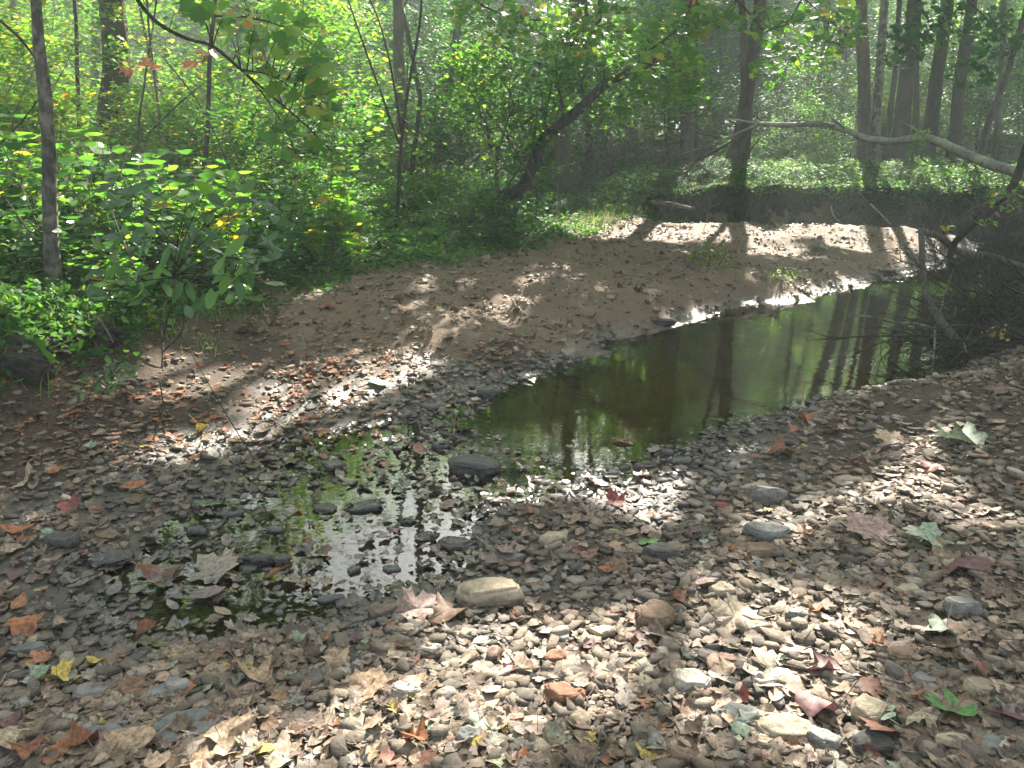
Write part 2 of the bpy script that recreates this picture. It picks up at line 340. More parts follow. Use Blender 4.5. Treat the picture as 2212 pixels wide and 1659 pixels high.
def stone_mat(name, stops, island=True, single=None):
    m, t, ns, L = newmat(name); g = N(t, 'NewGeometry')
    if single is None:
        r = ramp(t, stops); L.new(g.outputs['Random Per Island'], r.inputs[0]); c = r.outputs[0]
    else:
        rgb = N(t, 'RGB'); rgb.outputs[0].default_value = (*single, 1); c = rgb.outputs[0]
    n = N(t, 'TexNoise', Scale=40.0, Detail=6.0, Roughness=.7); L.new(g.outputs['Position'], n.inputs['Vector'])
    n2 = N(t, 'TexNoise', Scale=9.0, Detail=4.0); L.new(g.outputs['Position'], n2.inputs['Vector'])
    ad = N(t, 'Math', operation='ADD'); L.new(n.outputs[0], ad.inputs[0]); L.new(n2.outputs[0], ad.inputs[1])
    mr = N(t, 'MapRange'); mr.inputs['From Min'].default_value = .6; mr.inputs['From Max'].default_value = 1.4; mr.inputs['To Min'].default_value = .38; mr.inputs['To Max'].default_value = 1.6; L.new(ad.outputs[0], mr.inputs['Value'])
    hv = N(t, 'HueSaturation'); L.new(c, hv.inputs['Color']); L.new(mr.outputs[0], hv.inputs['Value'])
    p = N(t, 'BsdfPrincipled'); w = wetness(t, L, g); wet_mix(t, L, hv.outputs[0], w, p, dark=.34)
    b = N(t, 'Bump'); b.inputs['Strength'].default_value = .9; b.inputs['Distance'].default_value = .012; L.new(n.outputs[0], b.inputs['Height']); L.new(b.outputs[0], p.inputs['Normal'])
    o = N(t, 'OutputMaterial'); L.new(p.outputs[0], o.inputs[0]); return m

G_DARK, G_MID, G_LIT, G_YEL = (.025, .075, .018), (.045, .13, .022), (.075, .19, .025), (.22, .27, .03)
M = {}
M['leaf'] = leaf_mat('green_leaves', [(0, (.04, .12, .02)), (.45, (.06, .16, .025)), (.8, (.09, .22, .03)), (.93, (.15, .26, .03)), (1, (.30, .32, .03))], trans=.58)
M['leafy'] = leaf_mat('yellow_green_leaves', [(0, (.06, .17, .025)), (.45, (.10, .23, .03)), (.8, (.17, .29, .035)), (.93, (.34, .33, .04)), (1, (.42, .17, .03))])
M['leafd'] = leaf_mat('deep_green_leaves', [(0, (.018, .06, .02)), (.5, (.028, .09, .025)), (1, (.05, .14, .03))], trans=.42)
M['cover'] = leaf_mat('ground_cover_leaves', [(0, (.022, .075, .018)), (.5, (.04, .12, .022)), (.9, (.08, .18, .03)), (1, (.2, .22, .05))], trans=.42)
M['canopy'] = leaf_mat('canopy_leaves', [(0, (.04, .11, .02)), (.6, (.08, .19, .025)), (1, (.2, .27, .03))], trans=.55)
M['bigleaf'] = leaf_mat('large_glossy_leaves', [(0, (.028, .09, .028)), (.6, (.045, .13, .03)), (1, (.10, .22, .03))], rough=.32, spec=.6, trans=.45)
M['maple'] = leaf_mat('maple_leaves', [(0, (.05, .15, .025)), (.5, (.085, .22, .03)), (.88, (.16, .27, .03)), (.96, (.38, .33, .04)), (1, (.38, .12, .03))], rough=.45)
LIT = [(0, (.12, .078, .05)), (.18, (.20, .135, .088)), (.34, (.075, .048, .033)), (.50, (.25, .18, .125)), (.66, (.31, .235, .165)), (.78, (.14, .095, .068)), (.90, (.26, .25, .21)), (.95, (.20, .08, .045)), (.97, (.28, .12, .05)), (.985, (.24, .30, .22)), (1, (.4, .3, .07))]
def litter_mat(name, stops, wet=True, single=None):
    m, t, ns, L = newmat(name); g = N(t, 'NewGeometry')
    if single is None:
        r = ramp(t, stops); L.new(g.outputs['Random Per Island'], r.inputs[0]); c = r.outputs[0]
    else:
        rgb = N(t, 'RGB'); rgb.outputs[0].default_value = (*single, 1); c = rgb.outputs[0]
    n = N(t, 'TexNoise', Scale=55.0, Detail=6.0, Roughness=.7); L.new(g.outputs['Position'], n.inputs['Vector'])
    mr = N(t, 'MapRange'); mr.inputs['From Min'].default_value = .38; mr.inputs['From Max'].default_value = .62; mr.inputs['To Min'].default_value = .45; mr.inputs['To Max'].default_value = 1.35; L.new(n.outputs[0], mr.inputs['Value'])
    hv = N(t, 'HueSaturation'); L.new(c, hv.inputs['Color']); L.new(mr.outputs[0], hv.inputs['Value'])
    p = N(t, 'BsdfPrincipled'); w = wetness(t, L, g, .02, .08); wet_mix(t, L, hv.outputs[0], w, p, dark=.42, r0=.6, r1=.2, s0=.35)
    b = N(t, 'Bump'); b.inputs['Strength'].default_value = .35; b.inputs['Distance'].default_value = .004; L.new(n.outputs[0], b.inputs['Height']); L.new(b.outputs[0], p.inputs['Normal'])
    tr = N(t, 'BsdfTranslucent'); L.new(hv.outputs[0], tr.inputs[0]); mx = N(t, 'MixShader'); mx.inputs[0].default_value = .15; L.new(p.outputs[0], mx.inputs[1]); L.new(tr.outputs[0], mx.inputs[2])
    o = N(t, 'OutputMaterial'); L.new(mx.outputs[0], o.inputs[0]); return m
M['litter'] = litter_mat('leaf_litter', LIT)
M['litter_rust'] = litter_mat('rusty_leaf_litter', [(0, (.30, .09, .035)), (.3, (.36, .14, .06)), (.5, (.20, .08, .045)), (.7, (.36, .24, .15)), (.85, (.42, .11, .03)), (1, (.32, .28, .2))])
LEAFCOL = {'tan': (.36, .25, .16), 'brown': (.17, .10, .06), 'grey-brown': (.22, .18, .15), 'orange': (.34, .125, .05), 'rust': (.19, .075, .04), 'red': (.20, .05, .037),
           'pale green': (.22, .28, .19), 'yellow': (.44, .33, .07), 'cream': (.36, .29, .20), 'green': (.08, .2, .05), 'purple-brown': (.13, .06, .06), 'pinkish': (.30, .20, .165)}
for k, c in LEAFCOL.items(): M['L_' + k] = litter_mat('fallen_leaf_' + k.replace(' ', '_').replace('-', '_'), None, single=c)
STONES = [(0, (.07, .06, .05)), (.2, (.135, .108, .083)), (.4, (.20, .16, .12)), (.55, (.10, .09, .08)), (.72, (.25, .205, .155)), (.85, (.15, .112, .082)), (.97, (.34, .29, .225)), (1, (.20, .12, .085))]
M['gravel'] = stone_mat('gravel_stone', STONES); M['clod'] = stone_mat('dirt_clod', [(0, (.09, .062, .043)), (1, (.19, .135, .095))])
STCOL = {'tan': (.34, .28, .20), 'grey': (.20, .19, .175), 'dark grey': (.085, .08, .074), 'brown': (.19, .13, .09), 'reddish brown': (.24, .12, .075), 'slate': (.15, .155, .145), 'pale': (.40, .37, .31)}
for k, c in STCOL.items(): M['S_' + k] = stone_mat('stone_' + k.replace(' ', '_'), None, single=c)
M['bark_pale'] = bark_mat('pale_grey_bark', (.055, .052, .042), (.17, .16, .135), scale=16, bump=.6, patch=.6)
M['bark_grey'] = bark_mat('grey_brown_bark', (.04, .034, .027), (.11, .095, .078), bump=.8)
M['bark_dark'] = bark_mat('dark_bark', (.016, .013, .010), (.055, .044, .035), bump=1.0)
M['bark_moss'] = bark_mat('mossy_bark', (.035, .03, .024), (.09, .075, .055), moss=(.05, .075, .03))
M['lichen'] = bark_mat('lichen_bark', (.10, .10, .085), (.22, .22, .18), moss=(.24, .27, .18), scale=20)
M['twig'] = bark_mat('dead_twig_bark', (.07, .058, .045), (.17, .145, .12), scale=30)
M['root'] = bark_mat('root_bark', (.05, .038, .028), (.14, .11, .085), scale=30)
M['driftwood'] = bark_mat('bleached_wood', (.22, .19, .15), (.40, .36, .29), scale=24)

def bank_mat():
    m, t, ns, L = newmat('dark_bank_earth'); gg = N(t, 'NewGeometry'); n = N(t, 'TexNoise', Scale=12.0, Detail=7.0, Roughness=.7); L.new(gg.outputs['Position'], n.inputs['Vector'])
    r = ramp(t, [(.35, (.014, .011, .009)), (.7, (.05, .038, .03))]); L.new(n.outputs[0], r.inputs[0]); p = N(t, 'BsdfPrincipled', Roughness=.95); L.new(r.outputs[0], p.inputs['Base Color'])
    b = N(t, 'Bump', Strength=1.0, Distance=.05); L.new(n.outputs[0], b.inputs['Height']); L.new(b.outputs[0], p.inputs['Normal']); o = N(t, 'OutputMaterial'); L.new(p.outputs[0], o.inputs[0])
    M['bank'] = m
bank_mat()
# terrain material
def terrain_mat():
    m, t, ns, L = newmat('stream_bed_soil'); g = N(t, 'NewGeometry')
    n1 = N(t, 'TexNoise', Scale=3.0, Detail=6.0, Roughness=.6); L.new(g.outputs['Position'], n1.inputs['Vector'])
    n2 = N(t, 'TexNoise', Scale=45.0, Detail=6.0, Roughness=.7); L.new(g.outputs['Position'], n2.inputs['Vector'])
    soil = ramp(t, [(.3, (.025, .017, .011)), (.5, (.055, .038, .026)), (.7, (.11, .08, .057))]); L.new(n2.outputs[0], soil.inputs[0])
    sand = ramp(t, [(.3, (.10, .07, .047)), (.7, (.20, .142, .096))]); L.new(n2.outputs[0], sand.inputs[0])
    at_ = N(t, 'Attribute', attribute_name='sand'); n3 = N(t, 'Math', operation='MULTIPLY_ADD'); n3.inputs[1].default_value = .7; n3.inputs[2].default_value = -.35; L.new(n1.outputs[0], n3.inputs[0])
    ad = N(t, 'Math', operation='ADD', use_clamp=True); L.new(at_.outputs['Fac'], ad.inputs[0]); L.new(n3.outputs[0], ad.inputs[1])
    mu = N(t, 'Math', operation='MULTIPLY', use_clamp=True); L.new(ad.outputs[0], mu.inputs[0]); L.new(at_.outputs['Fac'], mu.inputs[1])
    mx = N(t, 'Mix', data_type='RGBA'); L.new(mu.outputs[0], mx.inputs['Factor']); L.new(soil.outputs[0], mx.inputs[6]); L.new(sand.outputs[0], mx.inputs[7])
    # underwater bed: ochre silt
    sp = N(t, 'SeparateXYZ'); L.new(g.outputs['Position'], sp.inputs[0]); mr = N(t, 'MapRange'); mr.inputs['From Min'].default_value = -.01; mr.inputs['From Max'].default_value = -.05; L.new(sp.outputs[2], mr.inputs['Value'])
    bed = ramp(t, [(.3, (.16, .11, .05)), (.5, (.30, .18, .08)), (.7, (.42, .20, .09))]); L.new(n1.outputs[0], bed.inputs[0])
    m2 = N(t, 'Mix', data_type='RGBA'); L.new(mr.outputs[0], m2.inputs['Factor']); L.new(mx.outputs[2], m2.inputs[6]); L.new(bed.outputs[0], m2.inputs[7])
    p = N(t, 'BsdfPrincipled'); w = wetness(t, L, g, .02, .09); wet_mix(t, L, m2.outputs[2], w, p, dark=.5, r0=.9, r1=.18)
    b = N(t, 'Bump'); b.inputs['Strength'].default_value = .7; b.inputs['Distance'].default_value = .012; L.new(n2.outputs[0], b.inputs['Height']); L.new(b.outputs[0], p.inputs['Normal'])
    o = N(t, 'OutputMaterial'); L.new(p.outputs[0], o.inputs[0]); return m
def water_mat():
    m, t, ns, L = newmat('creek_water'); g = N(t, 'NewGeometry')
    mp = N(t, 'Mapping'); mp.inputs['Scale'].default_value = (1, 1.6, 1); L.new(g.outputs['Position'], mp.inputs[0])
    n = N(t, 'TexNoise', Scale=5.0, Detail=2.0); L.new(mp.outputs[0], n.inputs['Vector']); n2 = N(t, 'TexNoise', Scale=22.0, Detail=2.0); L.new(mp.outputs[0], n2.inputs['Vector'])
    ad = N(t, 'Math', operation='MULTIPLY_ADD'); ad.inputs[1].default_value = .25; L.new(n2.outputs[0], ad.inputs[0]); L.new(n.outputs[0], ad.inputs[2])
    b = N(t, 'Bump'); b.inputs['Strength'].default_value = .045; b.inputs['Distance'].default_value = .02; L.new(ad.outputs[0], b.inputs['Height'])
    fr = N(t, 'Fresnel', IOR=1.7); L.new(b.outputs[0], fr.inputs['Normal'])
    gl = N(t, 'BsdfGlossy', Roughness=.004); gl.inputs['Color'].default_value = (1, 1, 1, 1); L.new(b.outputs[0], gl.inputs['Normal'])
    tr = N(t, 'BsdfTransparent'); tr.inputs[0].default_value = (.74, .68, .46, 1)
    mx = N(t, 'MixShader'); L.new(fr.outputs[0], mx.inputs[0]); L.new(tr.outputs[0], mx.inputs[1]); L.new(gl.outputs[0], mx.inputs[2])
    o = N(t, 'OutputMaterial'); L.new(mx.outputs[0], o.inputs[0]); return m

# ---------------------------------------------------------------- terrain and water
def build_ground():
    u = np.linspace(-1, 1, 560); X = 70 * np.sinh(u * 4.6) / np.sinh(4.6)
    ys = [-12, -8, -5, -3, -1.5, -.5, .2, .6]; y = .8
    while y < 110: ys.append(y); y += max(.018, .0085 * y) if y < 18 else .02 * y
    Y = np.array(ys); nx, ny = len(X), len(Y)
    XX, YY = np.meshgrid(X, Y); x = XX.ravel(); y = YY.ravel(); z = Hf(x, y)
    mb = MB(); i = (np.arange(ny - 1) * nx)[:, None]; j = np.arange(nx - 1)[None]
    mb.add(np.stack([x, y, z], -1), np.stack([i + j, i + j + 1, i + nx + j + 1, i + nx + j], -1).reshape(-1, 4))
    me = mb.mesh('ground', True); a = me.attributes.new('sand', 'FLOAT', 'POINT')
    s = sstep(.5, -.15, sdf(SANDBAR, x, y) + (fbm(x * 2, y * 2, 71) - .5) * .5); a.data.foreach_set('value', s.astype(np.float32))
    o = obj('ground', me, terrain_mat()); tag(o, 'brown soil and sand of the creek bank and forest floor', 'ground', kind='structure')
build_ground()
wv = MB(); gx = np.linspace(-8, 24, 40); gy = np.linspace(1.4, 14.9, 30); A, B = np.meshgrid(gx, gy); i = (np.arange(29) * 40)[:, None]; j = np.arange(39)[None]
wv.add(np.stack([A.ravel(), B.ravel(), A.ravel() * 0], -1), np.stack([i + j, i + j + 1, i + 41 + j, i + 40 + j], -1).reshape(-1, 4))
w_o = obj('water', wv, water_mat(), smooth=True); tag(w_o, 'still shallow creek water reflecting the green woods', 'water', kind='structure')

# ---------------------------------------------------------------- sun patches wanted on the ground; canopy gaps are shaped to let them in
PATCH = []
def cap(a, b, r, z=.12):
    p = gp(*a, z)[:2]; q = gp(*b, z)[:2]; PATCH.append((p[0], p[1], q[0], q[1], r))
for a, b, r in [((520, 1650), (860, 1510), .14), ((860, 1510), (1040, 1410), .17), ((1040, 1410), (1230, 1345), .11), ((1560, 1340), (1690, 1410), .24), ((1620, 1470), (1680, 1570), .19), ((1250, 1420), (1450, 1400), .10),
                ((1300, 1330), (1420, 1340), .13), ((1040, 1290), (1100, 1280), .07), ((760, 1590), (900, 1560), .08), ((1480, 1560), (1560, 1600), .07), ((1900, 1400), (1960, 1440), .06), ((1500, 1180), (1530, 1190), .07),
                ((380, 835), (600, 800), .24), ((300, 950), (520, 900), .14), ((760, 805), (900, 745), .24), ((900, 745), (1070, 690), .17), ((600, 850), (740, 815), .19), ((1180, 985), (1420, 1005), .16), ((330, 740), (470, 700), .12),
                ((1130, 680), (1140, 645), .07), ((1190, 620), (1260, 655), .15), ((1540, 520), (1720, 480), .28), ((1830, 545), (1960, 560), .32), ((1640, 665), (2010, 592), .48), ((1640, 560), (1700, 560), .12),
                ((1310, 1020), (1430, 1050), .08), ((1900, 862), (2060, 840), .09), ((1150, 800), (1180, 780), .13), ((1680, 1110), (1740, 1100), .09), ((2120, 1200), (2180, 1230), .08), ((1350, 760), (1380, 730), .1),
                ((1850, 1120), (1900, 1100), .05), ((2000, 1000), (2050, 1010), .06), ((1250, 1500), (1300, 1510), .05), ((480, 660), (520, 680), .1)]:
    cap(a, b, r)
def lit_mask(x, y):
    """distance-like: <0 inside a wanted sun patch"""
    d = np.full(x.shape, 9.0)
    for ax, ay, bx, by, r in PATCH:
        ex, ey = bx - ax, by - ay; t = np.clip(((x - ax) * ex + (y - ay) * ey) / (ex * ex + ey * ey + 1e-9), 0, 1)
        d = np.minimum(d, np.hypot(x - ax - t * ex, y - ay - t * ey) - r * 1.15 - .09)
    return d + (fbm(x * 6, y * 6, 81, 2) - .5) * .16

# ---------------------------------------------------------------- trees
FLECK = MB()
CR = []   # (object root, crown x, y)
def hz(x, y): return float(Hf(np.array([x]), np.array([y]))[0])
def tree(label, pts, Y, w0, w1, mat, height=14, group=None, name='tree', flare=.35, crown=True, Ytop=None, cat='tree', rough=.12, limbs=5):
    """pts from the foot up, in photo pixels, standing at distance Y"""
    g = np.random.default_rng(abs(hash(str(pts))) % 99991 if False else int(sum(a * 7 + b * 13 for a, b in pts)) % 99991)
    n = len(pts); Ys = np.linspace(Y, Ytop or Y, n); P = [at(a, b, yy) for (a, b), yy in zip(pts, Ys)]
    k = Y / FPX / math.cos(R(10)); r0, r1 = w0 * k / 2, w1 * k / 2
    base = P[0].copy(); gz = hz(base[0], base[1])
    if base[2] > gz: 
        d = P[1] - P[0] if n > 1 else np.array([0, 0, 1.]); d = d / max(d[2], .2) * .4 + np.array([0, 0, .6]); base = P[0] - d / d[2] * (P[0][2] - gz + .12); P = [base] + P
    else: P[0][2] = gz - .12
    root = thing(name, label, cat, (P[0][0], P[0][1], gz), group); org = np.array(root.location)
    rl = list(np.linspace(r0, r1, len(P)))
    top = P[-1]; d = (P[-1] - P[-2]); d /= np.linalg.norm(d)
    if height > top[2] + 1:
        m = 4
        for q in range(m):
            d = d * .75 + np.array([g.uniform(-.1, .1), g.uniform(-.1, .1), 1]) * .25; d /= np.linalg.norm(d)
            P.append(P[-1] + d * (height - top[2]) / m); rl.append(r1 * (1 - .18 * (q + 1)))
    P = smooth_path(np.array(P), 7); rr = np.interp(np.linspace(0, 1, len(P)), np.linspace(0, 1, len(rl)), rl)
    L = np.cumsum(np.r_[0, np.linalg.norm(np.diff(P, axis=0), axis=1)]); rr = rr * (1 + flare * np.exp(-L / (r0 * 4 + .05)))
    P = P + np.stack([fbm(L * .9, L * 0 + org[0], 3, 2) - .5, fbm(L * .9, L * 0 + org[1], 5, 2) - .5, L * 0], -1) * r0 * .8
    mb = MB(); tube(mb, P - org, rr, 14 if w0 > 14 else 8, rough, seed=int(org[0] * 10) % 50)
    if limbs and height > 8:
        for q in range(limbs):
            s = g.uniform(.5, .95); ii = int(s * (len(P) - 1)); p = P[ii] - org; az = g.uniform(0, 6.28); ln = g.uniform(1.5, 3.5)
            Q = [p]; dd = np.array([math.cos(az), math.sin(az), g.uniform(.3, 1)])
            for w in range(4): Q.append(Q[-1] + dd * ln / 4 + g.uniform(-.15, .15, 3)); dd[2] += .12
            tube(mb, smooth_path(Q, 3), [rr[ii] * .5, .015], 6)
    obj('trunk', mb, M[mat], root, smooth=True)
    if crown: CR.append((root, P[-1], org))
    return root, P, org
# near-left and centre trees
TREES = [
 ('slender pale grey trunk standing on the left bank edge, nearest of all the trees', [(118, 655), (116, 560), (112, 450), (108, 320), (100, 200), (88, 100), (82, 0)], 5.6, 32, 20, 'bark_pale', 9, None),
 ('thick dark trunk with leafy ivy high up, widest trunk on the left', [(243, 395), (244, 260), (248, 120), (250, 0)], 13.5, 60, 46, 'bark_dark', 15, None),
 ('thin dark trunk between the pale near trunk and the thick ivy trunk', [(178, 410), (172, 300), (166, 150), (162, 0)], 13, 10, 7, 'bark_dark', 11, None),
 ('sunlit pale trunk just left of the thick ivy trunk', [(200, 410), (202, 250), (206, 100), (208, 0)], 22, 17, 17, 'bark_pale', 14, None),
 ('slim sapling stem right of the thick ivy trunk', [(352, 380), (345, 260), (332, 150), (322, 60), (318, 0)], 11, 6, 4, 'bark_grey', 7, None),
 ('bent dark sapling stem with an elbow, left of the sunlit pale trunk', [(420, 440), (442, 340), (450, 220), (455, 110), (466, 0)], 9.5, 10, 8, 'bark_dark', 8, None),
 ('sunlit pale trunk seen behind the hanging maple leaves', [(508, 400), (510, 260), (512, 120), (510, 0)], 26, 22, 20, 'bark_pale', 15, None),
 ('thin straight dark trunk behind the maple leaf spray', [(562, 430), (560, 300), (558, 150), (560, 0)], 20, 12, 10, 'bark_grey', 13, None),
 ('straight grey trunk left of the pale leaning trunk, beside a bent dark stem', [(872, 435), (868, 300), (860, 150), (857, 0)], 15, 27, 21, 'bark_grey', 14, None),
 ('bent dark stem running up beside the straight grey trunk', [(882, 420), (905, 230), (898, 170), (882, 80), (862, 0)], 15.5, 11, 9, 'bark_dark', 12, None),
 ('pale leaning trunk left of the crooked mossy tree', [(943, 430), (950, 290), (972, 150), (992, 0)], 18, 18, 15, 'bark_pale', 14, None),
 ('broad brown trunk behind the crooked mossy tree', [(1217, 440), (1217, 330), (1222, 200), (1237, 0)], 16.5, 36, 22, 'bark_grey', 15, None),
 ('thin dark trunk just right of the broad brown trunk', [(1275, 435), (1274, 300), (1268, 150), (1262, 0)], 17, 17, 15, 'bark_dark', 14, None),
 ('bowed trunk right of the crooked mossy tree, last before the brush tangle', [(1318, 428), (1317, 330), (1300, 230), (1290, 100), (1300, 0)], 16.5, 19, 12, 'bark_dark', 13, None),
 ('grey double trunk behind the dead brush tangle, thicker of the two', [(1485, 400), (1482, 300), (1484, 150), (1487, 0)], 18, 28, 24, 'bark_grey', 15, None),
 ('slim dark trunk close against the double trunk behind the brush tangle', [(1505, 400), (1503, 280), (1504, 150), (1506, 0)], 18.5, 9, 8, 'bark_dark', 13, None),
 ('leaning grey trunk slanting up to the right at the left end of the far bank', [(1558, 412), (1580, 350), (1604, 260), (1625, 150), (1640, 0)], 16.5, 30, 26, 'bark_grey', 15, None),
 ('upright trunk crossing the leaning grey trunk on the far bank', [(1602, 412), (1606, 330), (1612, 200), (1606, 60), (1600, 0)], 17, 24, 10, 'bark_grey', 12, None),
 ('tall straight trunk, left member of the trunk cluster on the far bank', [(1868, 392), (1866, 250), (1862, 100), (1858, 0)], 17, 25, 22, 'bark_grey', 15, None),
 ('pale lichened trunk in the middle of the far bank cluster', [(1886, 392), (1892, 260), (1902, 120), (1910, 0)], 16.5, 19, 15, 'bark_pale', 15, None),
 ('thin dark stem between the pale lichened trunk and the thickest dark trunk', [(1908, 392), (1922, 260), (1935, 150), (1942, 0)], 17.5, 12, 9, 'bark_dark', 13, None),
 ('thickest dark trunk on the far bank, right of the pale lichened trunk', [(1938, 388), (1950, 270), (1964, 130), (1974, 0)], 17.5, 32, 27, 'bark_dark', 15, None),
 ('narrow dark trunk close behind the thickest dark trunk', [(1978, 370), (1980, 250), (1981, 120), (1980, 0)], 20, 13, 11, 'bark_dark', 14, None),
 ('leaning dark trunk behind the arching branch, right of the far bank cluster', [(2003, 350), (2015, 230), (2032, 110), (2048, 0)], 18.5, 27, 24, 'bark_dark', 15, None),
 ('dark trunk leaning right, second from the right edge of the far bank', [(2055, 355), (2070, 230), (2085, 110), (2098, 0)], 19, 25, 21, 'bark_dark', 15, None),
 ('thin straight trunk near the upper right corner', [(2150, 340), (2160, 200), (2166, 90), (2168, 0)], 20, 13, 11, 'bark_grey', 13, None),
 ('thin trunk slanting up to the right in the upper right corner', [(2118, 340), (2140, 250), (2172, 170), (2205, 60), (2220, 0)], 15, 13, 10, 'bark_grey', 12, None),
 ('thin dark trunk far back behind the left bank, left of the near pale trunk', [(40, 420), (42, 300), (38, 150), (30, 0)], 24, 16, 12, 'bark_dark', 14, None),
 ('reddish broken trunk behind the understorey, left of the straight grey trunk', [(752, 420), (750, 330), (752, 205)], 17, 17, 12, 'bark_grey', 0, None),
 ('slim grey trunk far back between hanging maple leaves and straight grey trunk', [(690, 420), (688, 280), (684, 120), (686, 0)], 28, 11, 9, 'bark_grey', 14, None),
 ('thin trunk far back just right of the pale leaning trunk', [(1008, 420), (1002, 280), (1010, 120), (1012, 0)], 30, 12, 9, 'bark_dark', 14, None),
 ('slim trunk in the hazy gap between leaning grey trunk and far bank cluster', [(1742, 380), (1750, 280), (1768, 180), (1782, 60), (1790, 0)], 24, 11, 8, 'bark_grey', 13, None),
 ('slender trunk far back left of the far bank cluster', [(1820, 380), (1818, 250), (1824, 120), (1822, 0)], 27, 12, 9, 'bark_grey', 14, None),
]
roots = {}
for tt in TREES:
    lab, pts, Y, a, b, mt, h, gname = tt
    roots[lab] = tree(lab, pts, Y, a, b, mt, h, gname, crown=h > 0, limbs=5 if h > 9 else 0)
# crooked mossy tree
lab = 'crooked mossy tree leaning right over the sandbar with a dense leafy top'
crook = tree(lab, [(1062, 480), (1082, 432), (1130, 402), (1155, 345), (1172, 305), (1215, 265), (1262, 225), (1300, 188), (1350, 160), (1400, 138), (1440, 115)], 12, 28, 13, 'bark_dark', 0, limbs=0, crown=False)

def leaf_cluster_cloud(centers, per, spread, size, g, tmpl=DIAM, flat=.5, tiltmax=1.0, mb=None, curl=0):
    mb = mb or MB(); C = np.repeat(centers, per, 0); P = C + g.normal(0, 1, C.shape) * np.array([spread, spread, spread * flat])
    n = len(P); scatter(mb, tmpl, P, size * g.uniform(.6, 1.3, n), tilt=np.abs(g.normal(0, tiltmax * .6, n)), curl=curl, g=g); return mb

# leafy top of the crooked tree, with secondary stems
g = np.random.default_rng(5); root, P, org = crook
sb = MB(); tips = []
def limb(mb, a, b, r, bend=.15, n=5, g=g):
    Q = [np.array(a) + (np.array(b) - a) * t + g.uniform(-1, 1, 3) * bend * np.linalg.norm(np.array(b) - a) * .3 * math.sin(math.pi * t) for t in np.linspace(0, 1, n)]
    Q = smooth_path(Q, 3); tube(mb, Q - org, [r, r * .35], 6); return Q
stems = [((1082, 432), (1074, 340), .05), ((1074, 340), (1050, 265), .03), ((1074, 345), (1110, 230), .028), ((1150, 350), (1160, 240), .03), ((1172, 305), (1190, 200), .028), ((1215, 262), (1200, 150), .025),
         ((1262, 225), (1250, 130), .025), ((1082, 425), (1150, 320), .02), ((1050, 265), (1010, 190), .02), ((1060, 280), (960, 240), .018), ((1300, 188), (1310, 110), .02), ((1350, 160), (1370, 90), .018), ((1110, 235), (1080, 140), .018), ((1400, 138), (1450, 180), .015), ((1240, 240), (1330, 260), .018)]
for a, b, r in stems:
    Q = limb(sb, at(*a, 12), at(*b, 12 + g.uniform(-1.2, 1.2)), r); tips += [Q[-1], Q[len(Q) * 2 // 3]]
    for q in range(4):
        e = Q[-1 - q] + g.normal(0, .28, 3) + np.array([0, 0, .1]); QQ = limb(sb, Q[-1 - q * 2], e, r * .4); tips.append(e)
obj('branch', sb, M['bark_moss'], root, smooth=True)
cen = np.array(tips)
ex = []
for _ in range(400):
    px = g.uniform(985, 1500); t = (px - 985) / 515; lo = np.interp(px, [985, 1050, 1150, 1250, 1330, 1420, 1500], [260, 330, 310, 260, 270, 215, 230]); hi = np.interp(px, [985, 1050, 1150, 1250, 1350, 1450, 1500], [120, 95, 80, 95, 70, 60, 110])
    ex.append(at(px, g.uniform(hi, lo), 12.35 + abs(g.normal(0, .8)) - 1.1 * (g.uniform() < .22)))
ex = np.array(ex); ppx, ppy, _f = project(ex); tl = np.array([(1062, 480), (1082, 432), (1130, 402), (1155, 345), (1172, 305), (1215, 265), (1262, 225), (1300, 188)], float)
dd_ = np.min([np.hypot(ppx - (a0 + (a1 - a0) * q), ppy - (b0 + (b1 - b0) * q)) for (a0, b0), (a1, b1) in zip(tl[:-1], tl[1:]) for q in np.linspace(0, 1, 6)], 0); ex = ex[(dd_ > 42) | (ex[:, 1] > 12.4)]
cen = np.vstack([cen, ex])
lv = leaf_cluster_cloud(cen - org, 22, .16, .085, g, tmpl=LOBE, flat=.6, tiltmax=.9)
obj('crown', lv, M['leaf'], root)

# ivy on the thick trunk
r_ = roots[TREES[1][0]]; root, P, org = r_; g = np.random.default_rng(9)
pp = np.array([at(g.uniform(222, 265), g.uniform(5, 150), 13.1) for _ in range(60)]) - org
obj('ivy', leaf_cluster_cloud(pp[:30], 8, .10, .08, g, tmpl=LOBE), M['leafy'], root)

